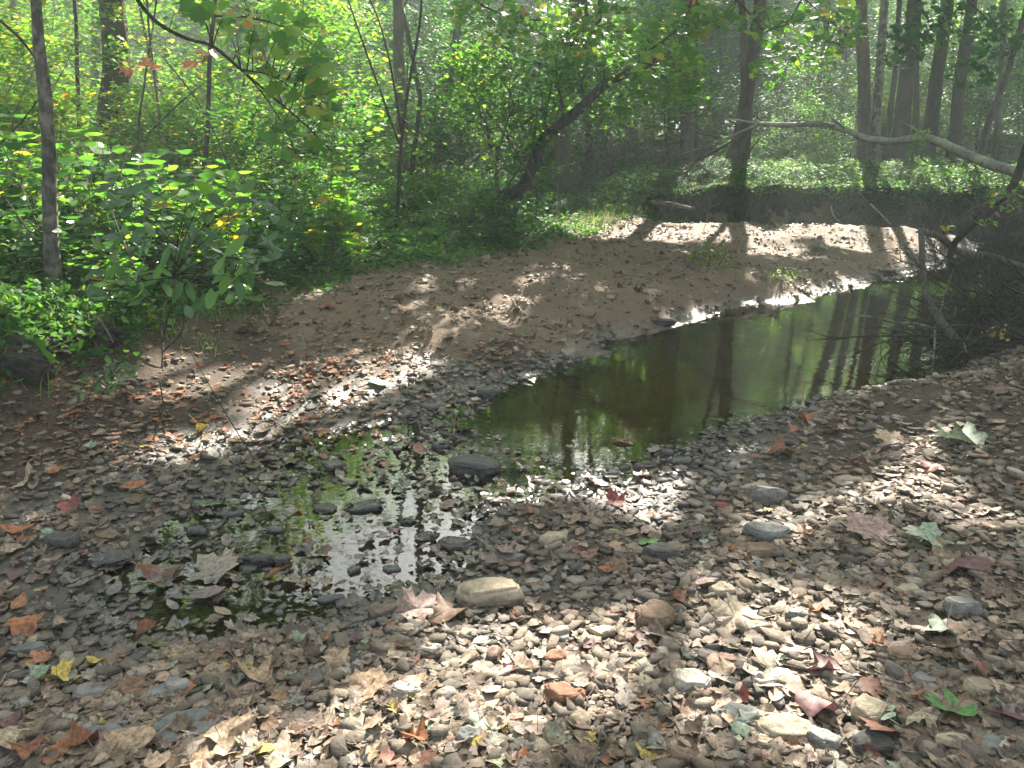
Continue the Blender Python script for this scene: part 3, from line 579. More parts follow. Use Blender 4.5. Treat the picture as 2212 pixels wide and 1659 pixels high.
# ---------------------------------------------------------------- canopy above the view, shaped to throw the wanted sun patches, shared between the trees
def build_canopy():
    g = np.random.default_rng(21)
    tops = np.array([c[1][:2] for c in CR])
    def assign(P): return np.argmin((P[:, None, 0] - tops[None, :, 0]) ** 2 + (P[:, None, 1] - tops[None, :, 1]) ** 2, 1)
    # ground point under each leaf along the sun
    n = 150000
    gx = g.uniform(-11, 13, n); gy = g.uniform(.3, 22, n); z = g.uniform(6.5, 13, n)
    t = (z - .15) / SDIR[2]; P = np.stack([gx + SDIR[0] * t, gy + SDIR[1] * t, z], -1)
    dm = lit_mask(gx, gy); back = sstep(9, 12.5, gy) ; gr = sstep(.3, -.8, sdf(GREEN, gx, gy))
    nz = fbm(gx * .9, gy * .55, 91, 3)
    thr = .5 + .0 * gx
    keep = (dm > .0)  # leaves left out where their shadow would fall in a wanted sun patch
    open_ = np.maximum(back, gr) * (nz > np.interp(gx, [-11, -4, 0, 5, 13], [.22, .26, .30, .36, .32]))       # larger gaps, opened to let more sun onto the green woods
    fl = fbm(gx * 3.2, gy * 2.6, 97, 2) > .70
    keep &= ~(open_ > .5) & ~fl
    P = P[keep]; k = assign(P)
    for i, (root, top, org) in enumerate(CR):
        Q = P[k == i] - org
        if len(Q) < 30: 
            A = top + g.normal(0, 1, (500, 3)) * [1.2, 1.2, .8]; tt_ = A[:, 2:] / SDIR[2]; B = A - SDIR * tt_; Q = np.vstack([Q, (A - org)[lit_mask(B[:, 0], B[:, 1]) > .05]])
        obj('crown', scatter(MB(), DIAM, Q, .29 * g.uniform(.7, 1.25, len(Q)), tilt=np.abs(g.normal(0, .45, len(Q))), g=g), M['canopy'], root)
build_canopy()

# ---------------------------------------------------------------- saplings and shrubs (shared meshes, copied)
def grow(h, nb, leaf, g, nleaf, spread=.5, stems=1, tmpl=DIAM, bias=.25, per=9, droop=.0, r0=.02, layer=.35, tilt=.7):
    st = MB(); lf = MB(); cs = []
    for s in range(stems):
        lean = g.uniform(-.25, .25, 2) * (1 if stems == 1 else 2.2); Q = [np.zeros(3)]
        for q in range(5): Q.append(Q[-1] + np.array([lean[0] * h / 5 + g.uniform(-.05, .05) * h, lean[1] * h / 5 + g.uniform(-.05, .05) * h, h / 5 * g.uniform(.85, 1.1)]))
        Q = smooth_path(Q, 4); tube(st, Q, [r0, r0 * .3], 6)
        for b in range(max(2, nb // stems)):
            f = g.uniform(bias, 1); p = Q[int(f * (len(Q) - 1))]; az = g.uniform(0, 6.28); ln = h * spread * (1.15 - f * .6) * g.uniform(.5, 1)
            B = [p]; d = np.array([math.cos(az), math.sin(az), g.uniform(.1, .7)])
            for w in range(4): B.append(B[-1] + d * ln / 4 + g.uniform(-.04, .04, 3) * h * .3); d[2] -= droop
            B = smooth_path(B, 2); tube(st, B, [r0 * .4, r0 * .12], 4)
            for w in np.linspace(.3, 1, 4): cs.append(B[int(w * (len(B) - 1))] + g.normal(0, .05 * ln, 3))
    cs = np.array(cs); k = max(1, nleaf // len(cs))
    lf = leaf_cluster_cloud(cs, k, layer, leaf, g, tmpl=tmpl, flat=.45, tiltmax=tilt)
    return st.mesh('stem', True), lf.mesh('foliage')
g = np.random.default_rng(33)
SAP = [grow(g.uniform(5, 8), 22, .11, g, 2400, .36, tmpl=LOBE, r0=.035, layer=.30, bias=.12) for _ in range(6)]
SHR = [grow(g.uniform(1.4, 2.4), 22, .085, g, 2600, .5, stems=5, tmpl=LOBE if q % 2 else DIAM, bias=.15, r0=.012, layer=.16) for q in range(6)]
LOW = [grow(g.uniform(.5, .9), 16, .07, g, 900, .6, stems=5, tmpl=DIAM, bias=.2, r0=.006, layer=.09) for q in range(5)]
FAR = [grow(g.uniform(15, 19), 50, .38, g, 6500, .26, tmpl=DIAM, r0=.11, layer=.7, bias=.10) for _ in range(5)]
mats3 = [M['leaf'], M['leafy'], M['leafd']]
def meshset(lst, stemmat):
    out = []
    for k, (a, b) in enumerate(lst):
        a.materials.append(M[stemmat]); b.materials.append(mats3[k % 3]); out.append((a, b))
    return out
SAP = meshset(SAP, 'bark_grey'); SHR = meshset(SHR, 'twig'); LOW = meshset(LOW, 'twig'); FAR = meshset(FAR, 'bark_dark')
def plant(kind, name, x, y, s, rz, label, cat, group, leafmat=None, sink=.05, names=('stem', 'foliage'), tilt=0):
    a, b = kind; z = hz(x, y) - sink
    r = thing(name, label, cat, (x, y, z), group); r.rotation_euler = (tilt, 0, rz); r.scale = (s, s, s)
    o1 = bpy.data.objects.new(names[0], a); COL.objects.link(o1); o1.parent = r
    o2 = bpy.data.objects.new(names[1], b); COL.objects.link(o2); o2.parent = r
    if leafmat: o2.material_slots[0].link = 'OBJECT'; o2.material_slots[0].material = M[leafmat]
    return r
g = np.random.default_rng(44)
HERO = [(t[1][0][0], t[1][-1][0], t[2], t[3]) for t in TREES if t[3] >= 16] + [(1062, 1230, 12.3, 190)]
def hides(x, y, rad):
    px, py, f = project([x, y, 1.5])
    for xa, xb, Y, w in HERO:
        rr = rad * (2.4 if w > 40 else 1)
        if y < Y - .3 and min(xa, xb) - w / 2 - 10 - rr * FPX / y < px[0] < max(xa, xb) + w / 2 + 10 + rr * FPX / y: return True
    return False
def blocks(x, y, h, r):
    for ax, ay, bx, by, pr in PATCH:
        for t in (0, .5, 1):
            qx, qy = ax + (bx - ax) * t, ay + (by - ay) * t; k = (x - qx) * math.sin(SUN_AZ) + (y - qy) * math.cos(SUN_AZ)
            if k < -r: continue
            if abs((x - qx) * math.cos(SUN_AZ) - (y - qy) * math.sin(SUN_AZ)) < r + pr and max(k - r, 0) * math.tan(SUN_EL) < h: return True
    return False
def pick_mat(x, y): 
    v = float(fbm(np.array([x * .15 + 3]), np.array([y * .15]), 101)[0]) + (-.06 if x > 1 else .05) + g.uniform(-.12, .12)
    return 'leafy' if v > .56 else 'leaf' if v > .42 else 'leafd'
def zone(x, y):
    if y > 14 and x > 3.5: return 'far bank'
    if x < -3: return 'left bank'
    return 'middle of the wood'
# saplings by depth
cnt = 0
for k in range(1000):
    y = g.uniform(11, 34); x = g.uniform(-.85, .85) * y * .85
    if x > 1.5 and y < 16.5: continue
    if -1.2 < x < 2.2 and y < 15: continue
    sc_ = g.uniform(.6, 1.15)
    for tr_ in range(6):
        if blocks(x, y, 7.2 * sc_, 1.3 * sc_): sc_ *= .85
    if sc_ < .42 or (hides(x, y, .5) and g.uniform() < .93): continue
    hazy = 3.8 < x / y * 16 < 8 and y < 24 and g.uniform() < .6
    if hazy: continue
    cnt += 1
    if cnt > 85: break
    zn = zone(x, y)
    plant(SAP[g.integers(6)], 'sapling', x, y, sc_, g.uniform(0, 6.28), {'far bank': 'leafy young tree growing behind the far bank', 'left bank': 'leafy young tree growing in the wood behind the left bank', 'middle of the wood': 'leafy young tree growing behind the crooked mossy tree'}[zn], 'sapling',
          'young trees of the understorey, ' + zn, pick_mat(x, y), tilt=g.uniform(-.08, .08))
cnt = 0
for k in range(900):
    y = g.uniform(7.5, 30) if k % 3 else g.uniform(7, 14); x = g.uniform(-.85, .85) * y * .85
    if sdf(GREEN, np.array([x]), np.array([y]))[0] > -1.0 and not (x > 3 and y > 16.6): continue
    if y < 13.5 and x > -1.8: continue
    if y < 9 and x > -3.8: continue
    if hides(x, y, .25) and g.uniform() < .9: continue
    cnt += 1
    if cnt > 150: break
    zn = zone(x, y)
    plant(SHR[g.integers(6)], 'shrub', x, y, g.uniform(.55, 1.25) * (.7 if x > 3 and y < 20 else 1), g.uniform(0, 6.28), {'far bank': 'green shrub growing among the far bank trunks', 'left bank': 'green leafy shrub in the undergrowth of the left bank', 'middle of the wood': 'green leafy shrub in the undergrowth behind the crooked tree'}[zn], 'shrub',
          'shrubs of the undergrowth, ' + zn, pick_mat(x, y))
cnt = 0
for k in range(900):
    y = g.uniform(5.8, 18); x = g.uniform(-.8, .6) * y * .9
    d = sdf(GREEN, np.array([x]), np.array([y]))[0]
    if d > -.35 or (x > -1.5 and y < 13 and g.uniform() < .75) or (x > 0 and y < 12.5): continue
    cnt += 1
    if cnt > 120: break
    plant(LOW[g.integers(5)], 'low_plant', x, y, g.uniform(.5, 1.1) * (.6 if d > -1.2 else 1), g.uniform(0, 6.28), 'small leafy plant in the green cover of the left bank', 'plant', 'small plants of the left bank', pick_mat(x, y), names=('stem', 'leaves'))
BRD = []
for q in range(5):
    st = MB(); lf = MB(); gq = np.random.default_rng(300 + q)
    for s_ in range(7):
        a_ = gq.uniform(0, 6.28); h_ = gq.uniform(.5, 1.1); Q = smooth_path([np.array([0, 0, 0]), np.array([math.cos(a_) * .08, math.sin(a_) * .08, h_ * .5]), np.array([math.cos(a_) * .28, math.sin(a_) * .28, h_])], 6); tube(st, Q, [.006, .003], 4)
        for w in np.linspace(.3, 1, 9):
            p = Q[int(w * (len(Q) - 1))]
            for sd_ in (0, 3.14):
                az = a_ + w * 9 + sd_; yy = az - math.pi / 2; L_ = gq.uniform(.10, .18); c_ = p + np.array([math.cos(az), math.sin(az), -.12]) * L_ * .55
                scatter(lf, OVALS, c_[None], np.array([L_]), yaw=np.array([yy]), tilt=np.array([gq.uniform(.25, 1.15)]), tdir=np.array([az + math.pi]), curl=.5, g=gq)
    a, b = st.mesh('stem', True), lf.mesh('leaves'); a.materials.append(M['twig']); b.materials.append(M['leafy' if q % 2 else 'bigleaf']); BRD.append((a, b))
cnt = 0
for k in range(600):
    px, py = g.uniform(-60, 760), g.uniform(420, 690); p = gp(px, py, .45); x, y = p[0], p[1]
    d = sdf(GREEN, np.array([x]), np.array([y]))[0]
    if d > -.25 or y > 11 or (y < 5.4 and px < 200) : continue
    if abs(px - 116) < 30 and y < 5.6: continue
    cnt += 1
    if cnt > 90: break
    plant(BRD[g.integers(5)], 'weed', x, y, g.uniform(.5, 1.15) * (.6 if d > -.5 else 1), g.uniform(0, 6.28), 'tall weed with long pointed leaves on the left bank', 'weed', 'long-leaved weeds of the left bank', ['leafy', 'bigleaf', 'leaf'][g.integers(3)], names=('stem', 'leaves'))
for k in range(50):
    y = 15 + g.uniform(0, 1.8); x = g.uniform(2.8, 11)
    plant(LOW[g.integers(5)], 'low_plant', x, y, g.uniform(.3, .6), g.uniform(0, 6.28), 'small leafy plant on top of the far cut bank', 'plant', 'small plants on the far bank', pick_mat(x, y), names=('stem', 'leaves'))
for k in range(95):
    y = g.uniform(43, 66); x = g.uniform(-.8, .8) * y
    plant(FAR[g.integers(5)], 'forest_tree', x, y, g.uniform(.75, 1.15), g.uniform(0, 6.28), 'distant leafy tree deep in the wood', 'tree', 'trees deep in the wood', pick_mat(x, y), names=('trunk', 'crown'), sink=.2)
# far wood, reads as one mass
def far_wood():
    g = np.random.default_rng(55); n = 12000
    x = g.uniform(-75, 75, n); y = g.uniform(66, 90, n); z = g.uniform(.5, 33, n); k = fbm(x * .25, z * .35, 7) + (.12 - z * .003) > .43
    C = np.stack([x, y, z], -1)[k]
    o = obj('far_wood', leaf_cluster_cloud(C, 16, .9, .6, g), M['leaf']); tag(o, 'far-off mass of trees closing the wood behind', 'woods', kind='stuff')
far_wood()

# ---------------------------------------------------------------- ground cover
def ground_cover():
    g = np.random.default_rng(66); mb = MB()
    n = 260000; y = 4.6 + 17 * g.uniform(0, 1, n) ** 1.5; x = g.uniform(-.75, .42, n) * (y + 1)
    d = sdf(GREEN, x, y) + (fbm(x * 1.6, y * 1.6, 111) - .5) * .7
    thin = sstep(.15, -.5, d); keep = g.uniform(0, 1, n) < thin * np.clip(-.35 + fbm(x * 1.2, y * 1.2, 113, 3) * 2.4, .06, 1); x, y, d = x[keep], y[keep], d[keep]
    hgt = np.clip(.04 + .16 * sstep(0, -1.2, d) + .35 * sstep(.45, .7, fbm(x * 1.1, y * 1.1, 117)) * sstep(-.3, -1.5, d), .03, .5)
    z = Hf(x, y) + hgt * g.uniform(0, 1, len(x)) ** .7
    P = np.stack([x, y, z], -1); s = .034 * (1 + y / 10) * np.exp(g.normal(0, .45, len(x))).clip(.4, 2.6)
    h = len(P) // 2
    scatter(mb, DIAM, P, s, tilt=np.abs(g.normal(0, .55, len(P))), g=g)
    # on the far bank top
    n = 60000; x = g.uniform(1.6, 13, n); yl = np.interp(x, CUTX, CUTY); y = yl + g.uniform(-.1, 1, n) ** 1.6 * 9; k = ~np.isnan(y); x, y = x[k], y[k]
    z = Hf(x, y) + .14 * g.uniform(0, 1, len(x)) * (1 + 1.5 * (fbm(x, y, 119) > .55)); P = np.stack([x, y, z], -1)
    scatter(mb, DIAM, P, .06 * g.uniform(.6, 1.4, len(x)), tilt=np.abs(g.normal(0, .6, len(P))), g=g)
    n = 5000; x = g.uniform(2.2, 13, n); yl = np.interp(x, CUTX, CUTY) + (fbm(x * 1.3, x * 0 + 3, 41) - .5) * .5; dr = np.abs(g.normal(0, .16, n)) * (fbm(x * 2.3, x * 0, 143, 3) * 2.2 - .35).clip(.1, 2)
    P = np.stack([x, yl - .22 - g.uniform(0, .16, n), Hf(x, yl + .4) + .10 - dr], -1); scatter(mb, DIAM, P, .055 * g.uniform(.6, 1.4, n), tilt=np.abs(g.normal(0, .9, n)), g=g)
    g2 = np.random.default_rng(68); n = 5200; px = g2.uniform(-80, 300, n); B_ = np.array([gp(a_, np.interp(a_, [-80, 0, 130, 300], [800, 765, 705, 668]) + b_, .5) for a_, b_ in zip(px, g2.normal(0, 16, n))]); keep = fbm(px * .012, px * 0, 171) * 1.6 - .25 > g2.uniform(0, 1, n)
    B_ = B_[keep]; B_[:, 2] = Hf(B_[:, 0], B_[:, 1]) + g2.uniform(.0, .16, len(B_)); scatter(mb, HEART, B_, .045 * np.exp(g2.normal(0, .4, len(B_))), tilt=g2.uniform(0, 1.2, len(B_)), curl=.4, g=g2)
    o = obj('ground_cover', mb, M['cover']); tag(o, 'dense low green plants covering the banks under the trees', 'ground cover', kind='stuff')
ground_cover()
BLADE = (np.array([(-.02, 0, 0), (.02, 0, 0), (.02, .1, .45), (-.02, .1, .45), (0, .35, .8)], float), np.array([(0, 1, 2), (0, 2, 3), (3, 2, 4)]))
def grass():
    g = np.random.default_rng(67); mb = MB()
    def tuft(px, py, n, r, h):
        p = hit(px, py); P = p + np.stack([g.normal(0, r, n), g.normal(0, r, n), np.zeros(n)], -1); P[:, 2] = Hf(P[:, 0], P[:, 1]); scatter(mb, BLADE, P, h * g.uniform(.5, 1.3, n), tilt=g.uniform(0, .5, n), g=g)
    # strip along the edge of the green bank and the far end of the sandbar
    for t in np.linspace(0, 1, 46):
        px = 1250 + t * 330; tuft(px, np.interp(px, [1250, 1320, 1400, 1580], [500, 458, 452, 462]), 70, .25, .16)
    for a, b, n, r, h in [(1350, 545, 60, .15, .09), (1380, 560, 40, .12, .08), (1250, 570, 30, .1, .07), (1320, 585, 30, .12, .06), (480, 690, 120, .1, .12), (440, 740, 60, .12, .12), (10, 800, 90, .08, .17), (300, 690, 80, .12, .14), (1700, 590, 60, .1, .07), (1670, 600, 50, .1, .06)]:
        tuft(a, b, n, r, h)
    o = obj('grass', mb, leaf_mat('grass_blades', [(0, (.06, .13, .03)), (.6, (.11, .2, .04)), (1, (.28, .3, .1))], trans=.4)); tag(o, 'thin green grass along the edges of the bank and sandbar', 'grass', kind='stuff')
grass()

# ---------------------------------------------------------------- gravel and litter
def gravel():
    g = np.random.default_rng(77); T = [as_tri(stone_tmpl(g, nn, f, 3)) for nn, f in ((5, .16), (5, .22), (6, .26), (5, .13), (6, .30), (7, .14))]
    n = 120000; y = 1.25 + 11 * g.uniform(0, 1, n) ** 1.9; x = g.uniform(-.78, .78, n) * (y + .35)
    z = Hf(x, y)
    dg = sdf(GREEN, x, y); ds = sdf(SANDBAR, x, y); dp = sdf(POOL, x, y)
    dens = np.ones(len(x)) * np.clip(1.5 - y / 9, .2, 1); dens *= sstep(-.1, .5, dg) * (1 - .72 * sstep(.25, -.15, ds)) * sstep(-.35, .05, dp)
    dens *= np.interp(x, [-1.2, -.1], [.45, 1]) * np.where((y > 5) & (x < 0), .6, 1) * np.clip(.25 + 1.5 * sstep(.35, .6, fbm(x * 2.2, y * 2.2, 121)), 0, 1)
    k = g.uniform(0, 1, len(x)) < dens; x, y, z = x[k], y[k], z[k]; n = len(x)
    s = np.exp(g.normal(math.log(.019), .68, n)) * (1 + y * .05); s = np.clip(s, .007, .085)
    P = np.stack([x, y, z + s * .14], -1); mb = MB(); kk = g.integers(0, 6, n)
    for q in range(6):
        m_ = kk == q; scatter(mb, T[q], P[m_], s[m_], tilt=g.uniform(0, .42, m_.sum()), ani=np.stack([g.uniform(.95, 1.45, m_.sum()), g.uniform(.8, 1.1, m_.sum()), g.uniform(.7, 1.4, m_.sum())], -1), g=g)
    o = obj('gravel', mb, M['gravel']); tag(o, 'grey and tan gravel chips covering the creek bank', 'gravel', kind='stuff')
gravel()
def litter():
    g = np.random.default_rng(88)
    n = 52000; y = 1.25 + 13 * g.uniform(0, 1, n) ** 1.35; x = g.uniform(-.78, .78, n) * (y + .35)
    z = Hf(x, y); dg = sdf(GREEN, x, y); dp = sdf(POOL, x, y); ds = sdf(SANDBAR, x, y)
    dens = np.clip(.30 + sstep(.42, .62, fbm(x * 1.7, y * 1.7, 131)) * .7, 0, 1) * (1 - .94 * sstep(.1, -.4, dg)) * (1 - .45 * sstep(.1, -.2, ds)) * sstep(-.12, .04, dp)
    dens *= np.interp(x, [-.6, .2, 3], [1.0, .75, .6]) * (1 - .5 * sstep(.05, -.15, sdf(SHAL, x, y))); k = g.uniform(0, 1, n) < dens; x, y, z = x[k], y[k], z[k]; ds = ds[k]
    bx, by = gp(600, 820, .1)[:2]
    rust = np.exp(-(((x - bx) / 1.9) ** 2 + ((y - by) / 1.0) ** 2)) > g.uniform(0, 1, len(x)) * 1.1
    s = .040 * np.exp(g.normal(0, .42, len(x))) ; s = np.clip(s, .014, .085) * np.where(ds < 0, .8, 1)
    P = np.stack([x, y, np.maximum(z, 0) + .012 + s * .1 * g.uniform(0, 1, len(x))], -1)
    mbs = [MB(), MB()]; tm = [MAPLE2, SYCA, SYCA, OVAL, FRAG, FRAG, OVAL, HEART]; kk = g.integers(0, 8, len(x))
    for r_i in (0, 1):
        for q in range(8):
            m_ = (kk == q) & (rust == bool(r_i)); scatter(mbs[r_i], tm[q], P[m_], s[m_], tilt=np.abs(g.normal(0, .2, m_.sum())), curl=.55, g=g)
    o = obj('leaf_litter', mbs[0], M['litter']); tag(o, 'dry brown and tan fallen leaves littering the bank', 'leaf litter', kind='stuff')
    o = obj('rusty_leaf_litter', mbs[1], M['litter_rust']); tag(o, 'drift of rusty orange fallen leaves on the bank behind the shallows', 'leaf litter', kind='stuff')
    # small scraps strewn over the sandbar
    n = 24000; x = g.uniform(-3.8, 8.5, n); y = g.uniform(5.2, 13.6, n); d = sdf(SANDBAR, x, y); k = (d < .35) & (sdf(POOL, x, y) > .03) & (g.uniform(0, 1, n) < .16 + .8 * sstep(.45, .62, fbm(x * 2.1, y * 2.1, 141))); x, y = x[k], y[k]
    z = Hf(x, y); P = np.stack([x, y, z + .008], -1); mb = MB(); half = g.uniform(0, 1, len(x)) < .45; s = .042 * np.exp(g.normal(0, .45, len(x)))
    scatter(mb, FRAG, P[half], s[half] * .8, tilt=g.uniform(0, .5, half.sum()), curl=.6, g=g); scatter(mb, MAPLE2, P[~half], s[~half] * 1.25, tilt=g.uniform(0, .5, (~half).sum()), curl=.8, g=g)
    o = obj('sandbar_litter', mb, M['litter']); tag(o, 'small brown leaf scraps strewn over the sandbar', 'leaf litter', kind='stuff')
    T = [as_tri(stone_tmpl(g, nn, f, 3)) for nn, f in ((5, .7), (6, .5), (7, .8))]
    n = 5000; x = g.uniform(-3.8, 8.5, n); y = g.uniform(5.2, 13.6, n); dm_ = np.hypot(x - MND[0], y - MND[1]); k = (sdf(SANDBAR, x, y) < .3) & (sdf(POOL, x, y) > .05) & (g.uniform(0, 1, n) < .05 + .8 * sstep(.5, .65, fbm(x * 1.4, y * 1.4, 151)) + .9 * np.exp(-dm_ * 2)); x, y = x[k], y[k]; kk = g.integers(0, 3, len(x)); s = .019 * np.exp(g.normal(0, .6, len(x)))
    P = np.stack([x, y, Hf(x, y) + s * .05], -1); mb = MB()
    for q in range(3): scatter(mb, T[q], P[kk == q], s[kk == q], tilt=g.uniform(0, .6, (kk == q).sum()), g=g)
    o = obj('dirt_clods', mb, M['clod']); tag(o, 'crumbly lumps of brown dirt on the sandbar', 'dirt', kind='stuff')
    # litter under water on the bed of the pool
    n = 500; x = g.uniform(-1, 4.2, n); y = g.uniform(3.2, 8.5, n); dp = sdf(POOL, x, y); k = (dp < -.02) & (g.uniform(0, 1, n) < np.exp(dp * 1.2)); x, y = x[k], y[k]
    P = np.stack([x, y, Hf(x, y) + .006], -1); mb = MB(); scatter(mb, MAPLE2, P, .07 * g.uniform(.6, 1.2, len(x)), tilt=.08, curl=.25, g=g)
    o = obj('sunken_leaf_litter', mb, M['litter_rust']); tag(o, 'sunken brown leaves on the bed of the pool', 'leaf litter', kind='stuff')
    # fine twigs and needles
    n = 2600; y = 1.3 + 6 * g.uniform(0, 1, n) ** 1.7; x = g.uniform(-.75, .75, n) * (y + .3); dp = sdf(POOL, x, y); k = dp > .05; x, y = x[k], y[k]; z = Hf(x, y)
    mb = MB()
    TW = (np.array([(-.5, -.008, 0), (-.5, .008, 0), (-.5, 0, .014), (.0, .052, .02), (.0, .068, .02), (.0, .06, .034), (.5, -.006, 0), (.5, .006, 0), (.5, 0, .01)], float), np.array([(0, 3, 4), (0, 4, 1), (1, 4, 5), (1, 5, 2), (2, 5, 3), (2, 3, 0), (3, 6, 7), (3, 7, 4), (4, 7, 8), (4, 8, 5), (5, 8, 6), (5, 6, 3)]))
    scatter(mb, TW, np.stack([x, y, z + .015], -1), .07 * np.exp(g.normal(0, .5, len(x))), tilt=g.uniform(0, .2, len(x)), g=g)
    o = obj('twig_litter', mb, M['twig']); tag(o, 'thin broken twigs scattered over gravel and leaves', 'twigs', kind='stuff')
litter()

# ---------------------------------------------------------------- individual stones
def big_stone(px, py, w, col, label, flat=.35, rz=0, ani=.75, name='stone', lift=.25, group=None, seed=0):
    g = np.random.default_rng(int(px * 3 + py + seed)); p = hit(px, py); d = np.linalg.norm(p - CAM); s = w / FPX * d
    V, Q, T = stone_tmpl(g, int(g.integers(6, 9)), 1, 4); mb = MB(); V = V.copy(); V[:, 1] = V[:, 1] / max(abs(V[:, 1]).max(), .01) * .5 * ani; V[:, 0] = V[:, 0] / abs(V[:, 0]).max() * .5; V[:, 2] *= flat
    # one midpoint subdivision for a chipped outline
    mbm = MB().add(V, Q, T).mesh('stone')
    import bmesh
    bm = bmesh.new(); bm.from_mesh(mbm); bmesh.ops.bevel(bm, geom=[e for e in bm.edges if len(e.link_faces) == 2 and e.calc_face_angle(0) > .35], offset=.035, segments=2, affect='EDGES')
    bmesh.ops.triangulate(bm, faces=bm.faces[:]); bmesh.ops.subdivide_edges(bm, edges=[e for e in bm.edges if e.calc_length() > .12], cuts=3, use_grid_fill=True); bm.normal_update()
    for v in bm.verts:
        n_ = v.normal; a = float(fbm(np.array([v.co.x * 5 + px]), np.array([v.co.y * 5 + v.co.z * 7]), 3)[0]) - .5; b = float(fbm(np.array([v.co.x * 16 + px]), np.array([v.co.y * 16 + v.co.z * 20]), 9, 2)[0]) - .5
        v.co += n_ * (a * .09 + b * .05)
    bm.to_mesh(mbm); bm.free()
    mbm.materials.append(M['S_' + col]); o = bpy.data.objects.new(name, mbm); COL.objects.link(o)
    o.location = (p[0], p[1], max(p[2], -.01) + s * flat * lift); o.scale = (s, s, s); o.rotation_euler = (g.uniform(-.08, .08), g.uniform(-.08, .08), rz)
    tag(o, label, 'stone', group); return o
